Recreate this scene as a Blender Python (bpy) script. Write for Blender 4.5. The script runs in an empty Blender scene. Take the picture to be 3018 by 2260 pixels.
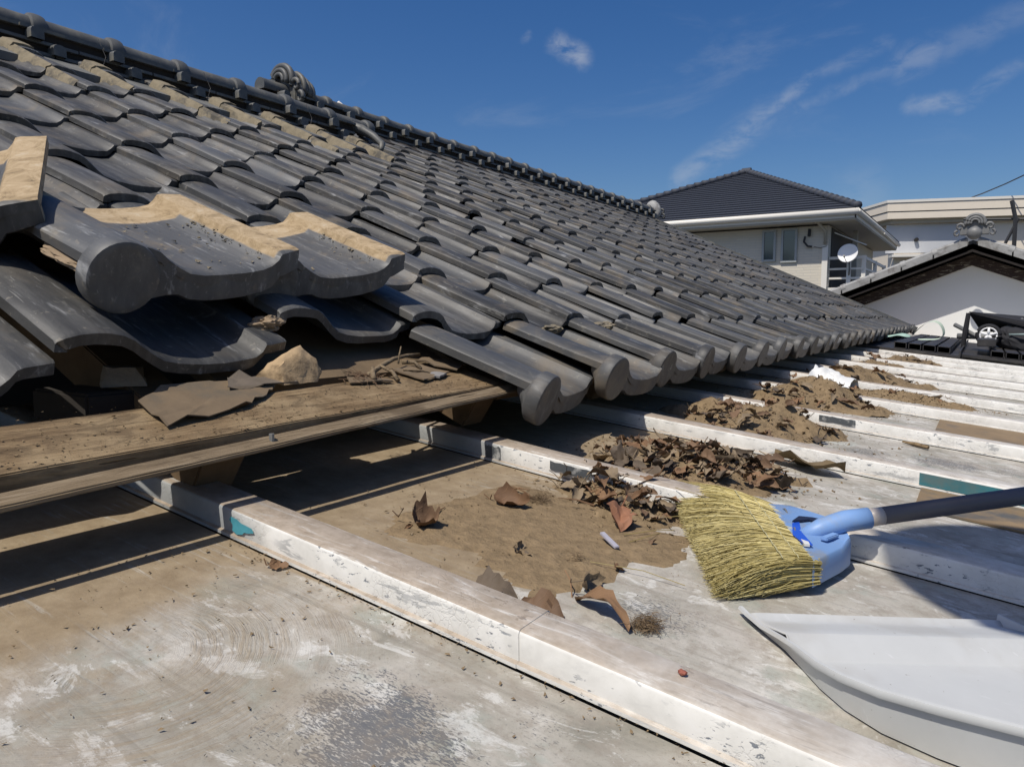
import bpy, math, random
import numpy as np
from mathutils import Vector, Matrix, noise as mn
random.seed(7)
S = bpy.context.scene
C = S.collection
R = math.radians
# ------------------------------------------------------------------ camera
cam = bpy.data.objects.new('camera', bpy.data.cameras.new('camera')); C.objects.link(cam)
S.camera = cam
yaw, pit, rol = R(-33.19114), R(-5.39362), R(.17721)
fw = Vector((math.sin(yaw)*math.cos(pit), math.cos(yaw)*math.cos(pit), math.sin(pit)))
rt0 = Vector((math.cos(yaw), -math.sin(yaw), 0)); up0 = rt0.cross(fw)
rt = rt0*math.cos(rol)+up0*math.sin(rol); up = up0*math.cos(rol)-rt0*math.sin(rol)
M = Matrix((rt, up, -fw)).transposed().to_4x4(); M.translation = Vector((.56171, -.93764, .11236))
cam.matrix_world = M
cam.data.sensor_width = 36; cam.data.lens = 2114.998/3018*36
cam.data.clip_start = .02; cam.data.clip_end = 3000
# ------------------------------------------------------------------ sun, sky, exposure
SUN = Vector((-.08, -.57, 1)).normalized()
sun = bpy.data.objects.new('sun', bpy.data.lights.new('sun', 'SUN')); C.objects.link(sun)
sun.data.energy = 5.0; sun.data.angle = R(.5); sun.data.color = (1, .94, .85)
sun.rotation_euler = SUN.to_track_quat('Z', 'Y').to_euler()
S.view_settings.view_transform = 'Standard'; S.view_settings.look = 'None'
S.view_settings.exposure = -.24; S.view_settings.gamma = 1
world = bpy.data.worlds.new('World'); S.world = world; world.use_nodes = True
wt = world.node_tree; wn = wt.nodes; wn.clear()

class NT:
    """small helper to write node trees tersely"""
    def __init__(s, tree): s.t = tree
    def n(s, typ, **kw):
        o = s.t.nodes.new(typ)
        for k, v in kw.items(): setattr(o, k, v)
        return o
    def put(s, sock, v):
        if v is None: return
        if isinstance(v, bpy.types.NodeSocket): s.t.links.new(v, sock)
        else:
            if isinstance(v, (tuple, list)) and len(v) == 3 and sock.type == 'RGBA': v = (*v, 1)
            sock.default_value = v
    def m(s, op, a, b=None, c=None, clamp=False):
        o = s.n('ShaderNodeMath', operation=op, use_clamp=clamp)
        s.put(o.inputs[0], a); s.put(o.inputs[1], b); s.put(o.inputs[2], c)
        return o.outputs[0]
    def v(s, op, a, b=None, out=0):
        o = s.n('ShaderNodeVectorMath', operation=op); s.put(o.inputs[0], a)
        if b is not None: s.put(o.inputs['Scale'] if op == 'SCALE' else o.inputs[1], b)
        return o.outputs['Value'] if op in ('DOT_PRODUCT', 'LENGTH', 'DISTANCE') else o.outputs[0]
    def ss(s, x, lo, hi):   # smoothstep, lo may exceed hi
        o = s.n('ShaderNodeMapRange', interpolation_type='SMOOTHSTEP')
        inv = lo > hi
        s.put(o.inputs['Value'], x); o.inputs['From Min'].default_value = min(lo, hi); o.inputs['From Max'].default_value = max(lo, hi)
        o.inputs['To Min'].default_value = 1. if inv else 0.; o.inputs['To Max'].default_value = 0. if inv else 1.
        return o.outputs[0]
    def noise(s, co, scale, detail=4, rough=.55, dist=0., out=0):
        o = s.n('ShaderNodeTexNoise'); s.put(o.inputs['Vector'], co); s.put(o.inputs['Scale'], scale)
        o.inputs['Detail'].default_value = detail; o.inputs['Roughness'].default_value = rough; o.inputs['Distortion'].default_value = dist
        return o.outputs[out]
    def mixc(s, f, a, b, mode='MIX'):
        o = s.n('ShaderNodeMix', data_type='RGBA', blend_type=mode)
        s.put(o.inputs['Factor'], f); s.put(o.inputs['A'], a); s.put(o.inputs['B'], b)
        # sockets share names: address by index
        for i in o.inputs:
            pass
        return o.outputs[2]
    def mix(s, f, a, b, mode='MIX'):
        o = s.n('ShaderNodeMix', data_type='RGBA', blend_type=mode)
        s.put(o.inputs[0], f); s.put(o.inputs[6], a); s.put(o.inputs[7], b)
        return o.outputs[2]
    def ramp(s, f, stops):
        o = s.n('ShaderNodeValToRGB'); s.put(o.inputs[0], f); cr = o.color_ramp
        while len(cr.elements) < len(stops): cr.elements.new(.5)
        for e, (p, c) in zip(cr.elements, stops):
            e.position = p; e.color = (*c, 1) if len(c) == 3 else c
        return o.outputs[0]
    def map(s, co, scale=(1, 1, 1), loc=(0, 0, 0), rot=(0, 0, 0)):
        o = s.n('ShaderNodeMapping'); s.put(o.inputs[0], co)
        o.inputs[1].default_value = loc; o.inputs[2].default_value = rot; o.inputs[3].default_value = scale
        return o.outputs[0]
    def xyz(s, co):
        o = s.n('ShaderNodeSeparateXYZ'); s.put(o.inputs[0], co); return o.outputs

w = NT(wt)
sky = w.n('ShaderNodeTexSky', sky_type='NISHITA', sun_disc=False)
sky.sun_elevation = math.asin(SUN.z); sky.sun_rotation = math.atan2(SUN.x, SUN.y)
sky.altitude = 50; sky.air_density = 1.; sky.dust_density = 1.7; sky.ozone_density = 3.0
tc = w.n('ShaderNodeTexCoord').outputs['Generated']
warp = w.v('SCALE', w.v('SUBTRACT', w.noise(tc, 9, 5, .6, out=1), (.5, .5, .5)), .055)
wc = w.v('ADD', tc, warp)
wisp = w.noise(w.map(tc, (1, 1, 2.2), rot=(.3, .2, .5)), 22, 7, .62, .4)
segs = [((-.336, .925, .1776), (-.2472, .9383, .2419), .017, .42), ((-.2472, .9383, .2419), (-.1945, .9381, .2868), .010, .42),
        ((-.1945, .9381, .2868), (-.1165, .9434, .3105), .010, .22),
        ((-.2105, .945, .2504), (-.0749, .9525, .2951), .009, .24), ((-.0949, .9520, .2900), (-.0700, .9525, .2980), .018, .40),
        ((-.0749, .9525, .2951), (.0249, .9475, .3187), .017, .22),
        ((-.0803, .9653, .2487), (-.0417, .9686, .245), .010, .50), ((-.0417, .9686, .245), (.0288, .9639, .2646), .009, .34),
        ((-.4707, .8157, .3372), (-.4480, .8322, .3277), .015, .72), ((-.505, .7930, .342), (-.504, .7932, .3425), .008, .3),
        ((-.133, .9815, .1376), (-.13, .98, .16), .03, .18)]
cloud = None
for a, b, wd, am in segs:
    a = Vector(a).normalized(); b = Vector(b).normalized(); ab = b-a
    t = w.m('DIVIDE', w.v('DOT_PRODUCT', w.v('SUBTRACT', wc, tuple(a)), tuple(ab)), ab.length_squared, clamp=True)
    proj = w.n('ShaderNodeVectorMath', operation='MULTIPLY_ADD')
    comb = w.n('ShaderNodeCombineXYZ')
    for i in range(3): w.put(comb.inputs[i], t)
    w.put(proj.inputs[0], comb.outputs[0]); proj.inputs[1].default_value = tuple(ab); proj.inputs[2].default_value = tuple(a)
    d = w.v('DISTANCE', wc, proj.outputs[0])
    msk = w.m('MULTIPLY', w.ss(d, wd*1.5, 0.), am*.64)
    cloud = msk if cloud is None else w.m('MAXIMUM', cloud, msk)
cloud = w.m('MULTIPLY', cloud, w.ss(wisp, .30, .62))
gen = w.m('MULTIPLY', w.ss(w.noise(w.map(tc, (1, 1.6, 3), rot=(0, 0, .6)), 3.2, 8, .62, .6), .56, .82), .16)
cloud = w.m('MAXIMUM', cloud, gen)
skyc = w.n('ShaderNodeHueSaturation'); w.put(skyc.inputs['Color'], sky.outputs[0]); skyc.inputs['Saturation'].default_value = 1.36; skyc.inputs['Hue'].default_value = .509; skyc.inputs['Value'].default_value = 1.16
col = w.mix(cloud, skyc.outputs[0], (6.6, 7.0, 7.6))
bg = w.n('ShaderNodeBackground'); w.put(bg.inputs[0], col); bg.inputs[1].default_value = .094
wt.links.new(bg.outputs[0], w.n('ShaderNodeOutputWorld').inputs[0])

# ------------------------------------------------------------------ materials
MATS = {}
def material(name, fn):
    if name in MATS: return MATS[name]
    m = bpy.data.materials.new(name); m.use_nodes = True; m.node_tree.nodes.clear()
    h = NT(m.node_tree); out = h.n('ShaderNodeOutputMaterial'); b = h.n('ShaderNodeBsdfPrincipled')
    m.node_tree.links.new(b.outputs[0], out.inputs[0])
    co = h.n('ShaderNodeTexCoord').outputs['Object']
    r = fn(h, co)
    h.put(b.inputs['Base Color'], r.get('c', (.5, .5, .5))); h.put(b.inputs['Roughness'], r.get('r', .7))
    h.put(b.inputs['Specular IOR Level'], r.get('s', .5)); h.put(b.inputs['Metallic'], r.get('m', 0.))
    if 'b' in r:
        bp = h.n('ShaderNodeBump'); h.put(bp.inputs['Height'], r['b']); bp.inputs['Strength'].default_value = r.get('bs', .5)
        bp.inputs['Distance'].default_value = r.get('bd', .002); h.put(b.inputs['Normal'], bp.outputs[0])
    if 'sss' in r: b.inputs['Subsurface Weight'].default_value = r['sss']; b.inputs['Subsurface Radius'].default_value = (.01, .01, .01)
    MATS[name] = m
    return m
def simple(name, c, r=.7, scale=30, amp=.25, bs=.2, bd=.001, s=.5, m=0., stretch=(1, 1, 1), dirt=None):
    def f(h, co):
        k = h.noise(h.map(co, stretch), scale, 5, .6)
        cc = h.mix(k, tuple(x*(1-amp) for x in c), tuple(min(1, x*(1+amp)) for x in c))
        if dirt: cc = h.mix(h.ss(h.noise(co, dirt[1], 6, .65), .48, .68), cc, dirt[0])
        return dict(c=cc, r=r, b=k, bs=bs, bd=bd, s=s, m=m)
    return material(name, f)

def tile_nodes(h, co, joined=False, dirty=False):
    oi = h.n('ShaderNodeObjectInfo')
    rnd = oi.outputs['Random']
    if joined:
        rnd = h.n('ShaderNodeAttribute', attribute_name='rnd').outputs['Fac']
    off = h.n('ShaderNodeCombineXYZ'); h.put(off.inputs[0], h.m('MULTIPLY', rnd, 37.)); h.put(off.inputs[1], h.m('MULTIPLY', rnd, 91.))
    p = h.v('ADD', co, off.outputs[0])
    streak = h.noise(h.map(p, (3, 26, 10)), 2.4, 6, .62, .3)
    blot = h.noise(p, 9, 5, .6, .5)
    fine = h.noise(p, 160, 4, .6)
    base = h.ramp(streak, [(.30, (.026, .0255, .024)), (.5, (.060, .0585, .055)), (.70, (.126, .124, .117))])
    base = h.mix(h.m('MULTIPLY', rnd, .55), base, (.100, .106, .112), 'MIX')
    tone = h.m('MULTIPLY_ADD', h.m('FRACT', h.m('MULTIPLY', rnd, 17.3)), .62, .62)
    tv = h.n('ShaderNodeCombineXYZ')
    for i in range(3): h.put(tv.inputs[i], tone)
    base = h.mix(1., base, tv.outputs[0], 'MULTIPLY')
    silver_sheen = h.m('MULTIPLY', h.ss(h.noise(h.map(p, (4, 22, 12), loc=(3, 1, 0)), 3.1, 6, .62, .3), .58, .72), h.m('FRACT', h.m('MULTIPLY', rnd, 7.7)))
    base = h.mix(h.m('MULTIPLY', silver_sheen, .75), base, (.33, .335, .335))  # silvered smoke patches; their paleness also paints glancing sheen into the colour
    dust = h.m('MULTIPLY', h.ss(blot, .47, .72), h.m('MULTIPLY_ADD', h.m('FRACT', h.m('MULTIPLY', rnd, 3.1)), .60, .15))
    base = h.mix(dust, base, (.18, .145, .10))
    spk = h.ss(h.noise(p, 75, 3, .5), .67, .73)
    base = h.mix(h.m('MULTIPLY', spk, .35), base, (.25, .22, .17))
    lich = h.m('MULTIPLY', h.ss(h.noise(h.v('ADD', p, (9., 4., 2.)), 48, 5, .7, .6), .60, .66), h.m('MULTIPLY', h.ss(blot, .35, .6), .5))
    base = h.mix(lich, base, (.21, .20, .165))
    scr = h.ss(h.noise(h.map(p, (10, 140, 60), rot=(0, 0, .25)), 1.6, 4, .6, .3), .66, .70)
    base = h.mix(h.m('MULTIPLY', scr, .5), base, (.24, .235, .22))
    rough = h.m('MULTIPLY_ADD', blot, .34, .40)
    if dirty:
        X, Y, Z = h.xyz(co)
        wob = h.m('MULTIPLY', h.m('SUBTRACT', h.noise(co, 22, 4, .5), .5), .022)
        back = h.ss(h.m('ADD', X, wob), -.222, -.230)
        side = h.m('MULTIPLY', h.ss(h.m('ADD', Y, h.m('MULTIPLY', wob, .12)), .243, .246), h.ss(X, -.006, -.012))
        f = h.m('MULTIPLY', h.m('MAXIMUM', back, side), h.ss(h.xyz(h.n('ShaderNodeNewGeometry').outputs['True Normal'])[2], -.1, .2))
        cream = h.ramp(h.noise(co, 30, 7, .75, .8), [(.3, (.13, .095, .06)), (.43, (.30, .22, .125)), (.56, (.41, .31, .19)), (.72, (.46, .39, .28))])
        patch = h.m('MULTIPLY', h.ss(h.noise(co, 17, 5, .65), .60, .70), .35)
        base = h.mix(patch, base, (.24, .19, .12))
        base = h.mix(f, base, cream)
        rough = h.m('MAXIMUM', rough, f)
    hgt = h.m('ADD', h.m('MULTIPLY', fine, .5), blot)
    return dict(c=base, r=rough, b=hgt, bs=.35, bd=.0016, s=.5)
M_TILE = material('smoked_clay_tile', lambda h, co: tile_nodes(h, co))
M_TILEJ = material('smoked_clay_tile_far', lambda h, co: tile_nodes(h, co, True))
M_TILED = material('smoked_clay_tile_dirty', lambda h, co: tile_nodes(h, co, False, True))
M_TILEG = simple('grey_ridge_tile', (.085, .088, .086), .55, 14, .5, .3, .002, dirt=((.16, .15, .12), 7))
M_SHEATH = simple('dark_underside', (.025, .02, .016), .95, 20, .4)

def wood_nodes(c0, c1, c2, dust=.3):
    def f(h, co):
        g = h.noise(h.map(co, (52, 2.2, 52)), 2.6, 8, .76, .45)
        fine = h.noise(h.map(co, (420, 8, 420)), 1.4, 4, .6, .1)
        c = h.ramp(h.m('ADD', h.m('MULTIPLY', g, .7), h.m('MULTIPLY', fine, .3)), [(.33, c0), (.5, c1), (.66, c2)])
        c = h.mix(h.m('MULTIPLY', h.ss(h.noise(co, 9, 5, .6), .42, .66), dust), c, (.33, .25, .15))
        stain = h.ss(h.noise(h.map(co, (14, 4, 14), loc=(3, 3, 3)), 2.2, 6, .7, 1.2), .50, .64)
        c = h.mix(h.m('MULTIPLY', stain, .55), c, (.075, .052, .032))
        kn = h.n('ShaderNodeTexVoronoi'); h.put(kn.inputs['Vector'], h.map(co, (9, 4.2, 9))); kn.inputs['Scale'].default_value = 1.4
        c = h.mix(h.m('MULTIPLY', h.ss(kn.outputs['Distance'], .075, .045), .8), c, (.05, .028, .015))
        crack = h.ss(h.noise(h.map(co, (170, 5, 170), loc=(.3, 0, 0)), 1.6, 3, .5, .2), .67, .70)
        c = h.mix(h.m('MULTIPLY', crack, .75), c, (.05, .035, .02))
        return dict(c=c, r=.9, b=h.m('SUBTRACT', h.m('ADD', g, h.m('MULTIPLY', fine, .5)), crack), bs=.75, bd=.0025, s=.2)
    return f
M_WOOD = material('weathered_plank', wood_nodes((.055, .036, .020), (.19, .13, .072), (.31, .225, .13), .75))
M_WOOD2 = material('grey_plank', wood_nodes((.07, .05, .032), (.20, .15, .095), (.33, .265, .185), .15))
M_RAFT = simple('rafter_wood', (.13, .085, .045), .95, 30, .5, .6, .003)

def roof_nodes(h, co):
    X, Y, Z = h.xyz(co)
    p = h.n('ShaderNodeCombineXYZ'); h.put(p.inputs[0], X); h.put(p.inputs[1], Y); p = p.outputs[0]
    n6 = h.noise(p, 6, 6, .6, .3); n20 = h.noise(p, 22, 6, .65, .2); nf = h.noise(p, 240, 4, .65)
    base = h.ramp(h.noise(p, 9, 7, .66, .5), [(.30, (.21, .20, .165)), (.44, (.34, .32, .272)), (.56, (.42, .395, .345)), (.72, (.58, .56, .51))])
    base = h.mix(h.m('MULTIPLY', h.ss(h.noise(h.map(p, loc=(4, 2, 0)), 11, 5, .6), .5, .65), .4), base, (.37, .325, .28))
    base = h.mix(h.m('MULTIPLY', h.ss(h.noise(h.map(p, loc=(1, 7, 0)), 14, 5, .65), .53, .66), .5), base, (.30, .34, .30))
    # brushed streaks down the slope
    st = h.noise(h.map(p, (5, 90, 1)), 1.3, 6, .65, .3)
    base = h.mix(h.m('MULTIPLY', h.ss(st, .48, .70), h.m('MULTIPLY', h.ss(n6, .40, .60), .38)), base, (.22, .215, .20))
    drip = h.m('MULTIPLY', h.ss(h.noise(h.map(p, (1.6, 24, 1), loc=(0, 5, 0)), 1.7, 6, .7, .5), .54, .70), .55)
    base = h.mix(drip, base, (.20, .185, .155))
    wht = h.m('MULTIPLY', h.ss(h.noise(h.map(p, (1, 1.8, 1), loc=(3, 1, 0)), 15, 7, .75, .8), .54, .60), .55)
    base = h.mix(wht, base, (.66, .655, .62))
    # flaked dark specks, denser in patches
    def spot(cx, cy, r, a):
        d = h.v('DISTANCE', h.map(p, loc=(-cx, -cy, 0)), (0, 0, 0))
        return h.m('MULTIPLY', h.ss(h.m('ADD', d, h.m('MULTIPLY', h.m('SUBTRACT', n20, .5), r*1.1)), r, r*.12), a)
    patch = spot(.262, -.632, .100, 1.02)
    for a in ((.205, -.600, .045, .55), (.20, -.66, .03, .42), (.335, -.355, .075, .75), (.06, -.74, .05, .34), (.34, -.56, .05, .5),
              (.47, .10, .10, .55), (.38, .62, .10, .8), (.52, .66, .12, .9), (.62, .70, .1, .7), (.36, .97, .10, .9), (.5, .98, .08, .8), (.30, .18, .08, .5)):
        patch = h.m('MAXIMUM', patch, spot(*a))
    patch = h.m('MAXIMUM', patch, h.m('MULTIPLY', h.ss(h.noise(h.map(p, (1, 1.3, 1), loc=(8, 3, 0)), 7, 4, .5), .56, .72), .45))
    sp = h.m('ADD', h.m('MULTIPLY', h.noise(h.map(p, (.8, 2.2, 1), rot=(0, 0, -.5)), 290, 4, .7, .6), .8), h.m('MULTIPLY', h.noise(h.map(p, (1., 3.5, 1)), 60, 4, .6), .2))
    thr = h.m('MULTIPLY_ADD', patch, -.27, .685)
    fl = h.m('MULTIPLY', h.m('SUBTRACT', sp, thr), 16., clamp=True)
    base = h.mix(h.m('MULTIPLY', fl, .85), base, h.mix(n6, (.075, .085, .105), (.13, .135, .14)))
    # dust
    edge = h.m('ADD', X, h.m('MULTIPLY', h.m('SUBTRACT', n6, .5), .16))
    pan = h.m('MULTIPLY', h.ss(Y, -.52, -.505), 1.)
    reach = h.m('MULTIPLY_ADD', pan, .17, .040)
    dust = h.ss(h.m('SUBTRACT', edge, reach), .055, -.035)
    dust2 = h.m('MULTIPLY', h.ss(h.noise(p, 13, 6, .7, .4), .42, .62), h.ss(X, .34, .08))
    mott = h.m('MULTIPLY', h.ss(h.noise(h.map(p, loc=(2, 9, 0)), 46, 6, .72, .3), .47, .62), .42)
    base = h.mix(mott, base, (.24, .205, .165))
    grn = h.noise(p, 330, 3, .7)
    base = h.mix(h.m('MULTIPLY', h.ss(grn, .55, .70), .35), base, (.15, .14, .125))
    dust = h.m('MAXIMUM', dust, h.m('MULTIPLY', dust2, .62))
    # worn-through light scratches in dust along the slope direction
    sc = h.ss(h.noise(h.map(p, (7, 130, 1)), 1.5, 5, .7, .4), .54, .66)
    dust = h.m('SUBTRACT', dust, h.m('MULTIPLY', h.m('MULTIPLY', sc, h.ss(n6, .44, .60)), .65), clamp=True)
    # sweeping arcs of a broom
    q = h.map(p, loc=(-.070, .690, 0))
    r = h.v('LENGTH', q); qx, qy, _ = h.xyz(q); ang = h.m('ARCTAN2', qy, qx)
    cc = h.n('ShaderNodeCombineXYZ'); h.put(cc.inputs[0], h.m('MULTIPLY', h.m('ADD', r, h.m('ADD', h.m('MULTIPLY', n6, .03), h.m('MULTIPLY', n20, .006))), 230.)); h.put(cc.inputs[1], h.m('MULTIPLY', ang, 1.6))
    arc = h.noise(cc.outputs[0], 1., 3, .6)
    cc2 = h.n('ShaderNodeCombineXYZ'); h.put(cc2.inputs[0], h.m('MULTIPLY', r, 900.)); h.put(cc2.inputs[1], h.m('MULTIPLY', ang, 3.))
    arc = h.m('ADD', h.m('MULTIPLY', arc, .65), h.m('MULTIPLY', h.noise(cc2.outputs[0], 1., 2, .6), .35))
    ring = h.m('MULTIPLY', h.m('MULTIPLY', h.ss(r, .03, .065), h.ss(r, .20, .13)), h.ss(h.m('ABSOLUTE', h.m('SUBTRACT', ang, .55)), 1.75, .9))
    ring = h.m('MULTIPLY', ring, h.ss(n6, .34, .5))
    am = h.m('MULTIPLY', ring, h.m('MULTIPLY', h.ss(arc, .42, .62), .70))
    dust = h.m('MAXIMUM', h.m('MULTIPLY', dust, h.m('SUBTRACT', 1., h.m('MULTIPLY', ring, .45))), h.m('MULTIPLY', am, .8))
    dcol = h.ramp(h.noise(p, 34, 6, .65), [(.3, (.20, .145, .085)), (.55, (.275, .21, .13)), (.8, (.36, .285, .19))])
    base = h.mix(h.m('MULTIPLY', dust, .95), base, dcol)
    gr = h.ss(h.noise(p, 420, 2, .5), .70, .76)
    base = h.mix(h.m('MULTIPLY', gr, .5), base, (.12, .09, .06))
    b = h.m('ADD', h.m('MULTIPLY', nf, .5), h.m('ADD', h.m('MULTIPLY', dust, h.m('MULTIPLY', h.noise(p, 110, 5, .7), .9)), h.m('MULTIPLY', fl, -.5)))
    b = h.m('ADD', b, h.m('MULTIPLY', am, .8))
    return dict(c=base, r=.82, b=b, bs=.45, bd=.0016, s=.3)
M_SHEET = material('painted_roof_sheet', roof_nodes)

def cap_nodes(h, co):
    X, Y, Z = h.xyz(co)
    geo = h.n('ShaderNodeNewGeometry'); nz = h.xyz(geo.outputs['True Normal'])[2]
    topf = h.ss(nz, .6, .8)
    n6 = h.noise(co, 7, 6, .6, .3); n30 = h.noise(co, 34, 6, .65, .2)
    base = h.ramp(n30, [(.3, (.60, .59, .55)), (.6, (.72, .71, .67)), (.8, (.76, .75, .72))])
    crk = h.n('ShaderNodeTexVoronoi', feature='DISTANCE_TO_EDGE'); h.put(crk.inputs['Vector'], h.v('ADD', co, h.v('SCALE', h.noise(co, 60, 3, .6, out=1), .02))); crk.inputs['Scale'].default_value = 110
    cr = h.m('MULTIPLY', h.ss(crk.outputs[0], .045, .01), h.ss(h.noise(co, 11, 3, .5), .48, .60))
    base = h.mix(h.m('MULTIPLY', cr, .13), base, (.22, .18, .14))
    chip = h.m('MULTIPLY', h.ss(h.noise(h.map(co, (1, 1.6, 2.4)), 90, 4, .65, .3), .60, .64), h.ss(h.noise(h.map(co, loc=(2, 5, 1)), 12, 3, .5), .50, .60))
    base = h.mix(h.m('MULTIPLY', chip, .9), base, (.12, .14, .17))
    # scraped stripe on the top edge
    sc = h.m('MULTIPLY', h.ss(h.noise(h.map(co, (14, 160, 60)), 1.5, 5, .7, .5), .55, .62), h.ss(h.noise(h.map(co, loc=(5, 0, 3)), 6, 3, .5), .46, .58))
    base = h.mix(h.m('MULTIPLY', sc, .6), base, (.20, .21, .22))
    near = h.ss(h.m('ADD', X, h.m('MULTIPLY', h.m('SUBTRACT', n6, .5), .14)), .0, -.05)
    base = h.mix(h.m('MULTIPLY', near, .88), base, h.mix(n30, (.20, .215, .225), (.34, .35, .345)))
    dust = h.m('MULTIPLY', topf, h.m('MULTIPLY', h.ss(h.m('ADD', X, h.m('MULTIPLY', h.m('SUBTRACT', n30, .5), .5)), .95, .12), h.ss(h.noise(h.map(co, (9, 60, 9)), 1.6, 6, .75, .6), .24, .50)))
    base = h.mix(h.m('MULTIPLY', dust, .85), base, h.ramp(h.noise(co, 60, 5, .7), [(.3, (.22, .16, .10)), (.7, (.40, .32, .24))]))
    return dict(c=base, r=.6, b=h.m('SUBTRACT', h.m('MULTIPLY', n30, .6), h.m('ADD', chip, cr)), bs=.4, bd=.0012, s=.35)
M_CAP = material('white_batten_paint', cap_nodes)
M_TEAL = simple('teal_old_paint', (.035, .17, .20), .5, 25, .35, .2, dirt=((.10, .16, .16), 14))
M_BROWN = simple('rusty_brown_sheet', (.22, .155, .085), .75, 12, .45, .3, dirt=((.09, .09, .085), 9))
M_SLATE = simple('bare_dark_metal', (.07, .078, .085), .6, 50, .5, .3, dirt=((.4, .4, .38), 60))
M_SOIL = simple('dry_soil', (.215, .157, .093), .98, 60, .5, 1., .006, s=.1)
M_MORTAR = simple('clay_mortar', (.22, .187, .13), .95, 30, .4, .9, .005, s=.15, dirt=((.10, .092, .078), 18))
M_PLASTER = simple('grey_plaster', (.135, .135, .125), .9, 9, .4, .3, dirt=((.07, .07, .06), 5))
def leafmat(name, c, c2):
    def f(h, co):
        k = h.noise(co, 60, 5, .6); rnd = h.n('ShaderNodeObjectInfo').outputs['Random']
        X, Y, Z = h.xyz(co)
        vein = h.ss(h.m('ABSOLUTE', h.m('SINE', h.m('MULTIPLY', h.m('SUBTRACT', X, h.m('ABSOLUTE', Y)), 420.))), .18, .0)
        cc = h.mix(h.m('MULTIPLY_ADD', k, .7, h.m('MULTIPLY', rnd, .5)), c, c2)
        cc = h.mix(h.m('MULTIPLY', vein, .30), cc, tuple(min(1, x*1.7) for x in c2))
        return dict(c=cc, r=.72, b=h.m('ADD', k, h.m('MULTIPLY', vein, .5)), bs=.5, bd=.001, s=.35)
    return material(name, f)
ML = [leafmat('dry_leaf_brown', (.085, .052, .032), (.185, .115, .068)), leafmat('dry_leaf_dark', (.055, .042, .032), (.13, .098, .068)),
      leafmat('dry_leaf_orange', (.11, .060, .033), (.23, .135, .07)), leafmat('dry_leaf_dusty', (.15, .112, .072), (.27, .205, .13))]
M_BLUE = simple('blue_plastic', (.19, .33, .60), .48, 8, .08, .08, dirt=((.26, .31, .39), 22))
M_LABEL = simple('deep_blue_label', (.02, .09, .55), .3, 8, .1, .05)
M_PAPER = simple('torn_white_paper', (.6, .6, .58), .8, 8, .1, .05)
M_HANDLE = simple('dark_handle_grip', (.085, .085, .10), .45, 30, .2, .05)
M_PIPE = simple('pale_handle_tube', (.50, .44, .38), .4, 30, .1, .05)
def panf(h, co):
    n = h.noise(co, 22, 6, .65); c = h.mix(n, (.47, .48, .47), (.56, .57, .56))
    c = h.mix(h.m('MULTIPLY', h.ss(h.noise(co, 9, 5, .6), .5, .66), .35), c, (.38, .36, .32))
    sc = h.ss(h.noise(h.map(co, (40, 260, 40), rot=(0, 0, .5)), 1.2, 4, .6, .3), .66, .70)
    c = h.mix(h.m('MULTIPLY', sc, .4), c, (.66, .67, .67))
    sp = h.ss(h.noise(co, 260, 2, .5), .74, .78)
    return dict(c=h.mix(h.m('MULTIPLY', sp, .7), c, (.16, .12, .08)), r=.45, b=n, bs=.12, bd=.001)
M_PAN = material('white_pan_plastic', panf)
def strawf(h, co):
    a = h.n('ShaderNodeAttribute', attribute_name='rnd').outputs['Fac']
    return dict(c=h.ramp(a, [(0, (.26, .205, .075)), (.5, (.46, .385, .15)), (1, (.66, .58, .30))]), r=.55, s=.3)
M_STRAW = material('straw', strawf)
M_BLACK = simple('black_plastic', (.030, .028, .028), .5, 10, .4, .1, dirt=((.06, .055, .05), 8))
M_FABRIC = simple('black_fabric', (.016, .016, .019), .85, 60, .4, .4)
M_GREENS = simple('pale_green_strap', (.34, .48, .40), .6, 40, .2, .1)
M_WALLW = simple('white_plaster_wall', (.80, .80, .77), .9, 5, .03, .05)
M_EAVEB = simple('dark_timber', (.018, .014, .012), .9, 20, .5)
def barge(h, co):
    k = h.noise(h.map(co, (5, 1, 30)), 2.4, 7, .75, .8)
    return dict(c=h.ramp(k, [(.50, (.045, .030, .026)), (.57, (.07, .05, .04)), (.60, (.30, .27, .21)), (.68, (.40, .37, .30))]), r=.85, b=k, bs=.5, bd=.01)
M_BARGE = material('peeling_bargeboard', barge)
M_RAKE = simple('pale_rake_tile', (.30, .30, .29), .6, 9, .4, .2, dirt=((.16, .15, .14), 12))
M_SLATER = simple('dark_slate_roof', (.040, .046, .062), .7, 3, .2, .1)
def sidef(h, co):
    br = h.n('ShaderNodeTexBrick'); h.put(br.inputs['Vector'], h.map(co, (1, 1, 1), rot=(R(90), 0, 0)))
    br.inputs['Scale'].default_value = 1.; br.inputs['Brick Width'].default_value = .45; br.inputs['Row Height'].default_value = .09
    br.inputs['Color1'].default_value = (.66, .60, .49, 1); br.inputs['Color2'].default_value = (.60, .545, .45, 1); br.inputs['Mortar'].default_value = (.50, .48, .43, 1); br.inputs['Mortar Size'].default_value = .01
    return dict(c=h.mix(h.noise(co, 1.5, 4), br.outputs[0], (.62, .57, .47), 'MIX'), r=.85, b=br.outputs[1], bs=.4, bd=-.01)
M_SIDING = material('pale_siding', sidef)
M_CREAM = simple('cream_render', (.76, .68, .56), .9, 2, .05)
M_GREYR = simple('pale_grey_render', (.54, .55, .56), .9, 2, .05)
M_WHITE = simple('white_trim', (.74, .71, .64), .55, 3, .04, 0)
M_SOFFIT = simple('soffit_board', (.42, .385, .31), .8, 2, .06)
M_OCHRE = simple('ochre_panel', (.50, .39, .22), .8, 2, .08)
M_GLASS = simple('window_glass', (.03, .05, .055), .08, 2, .1, 0, s=1.)
M_DARKIN = simple('dark_interior', (.02, .018, .016), .8)
M_DISH = simple('white_dish', (.78, .78, .78), .45, 4, .03, 0)
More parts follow.
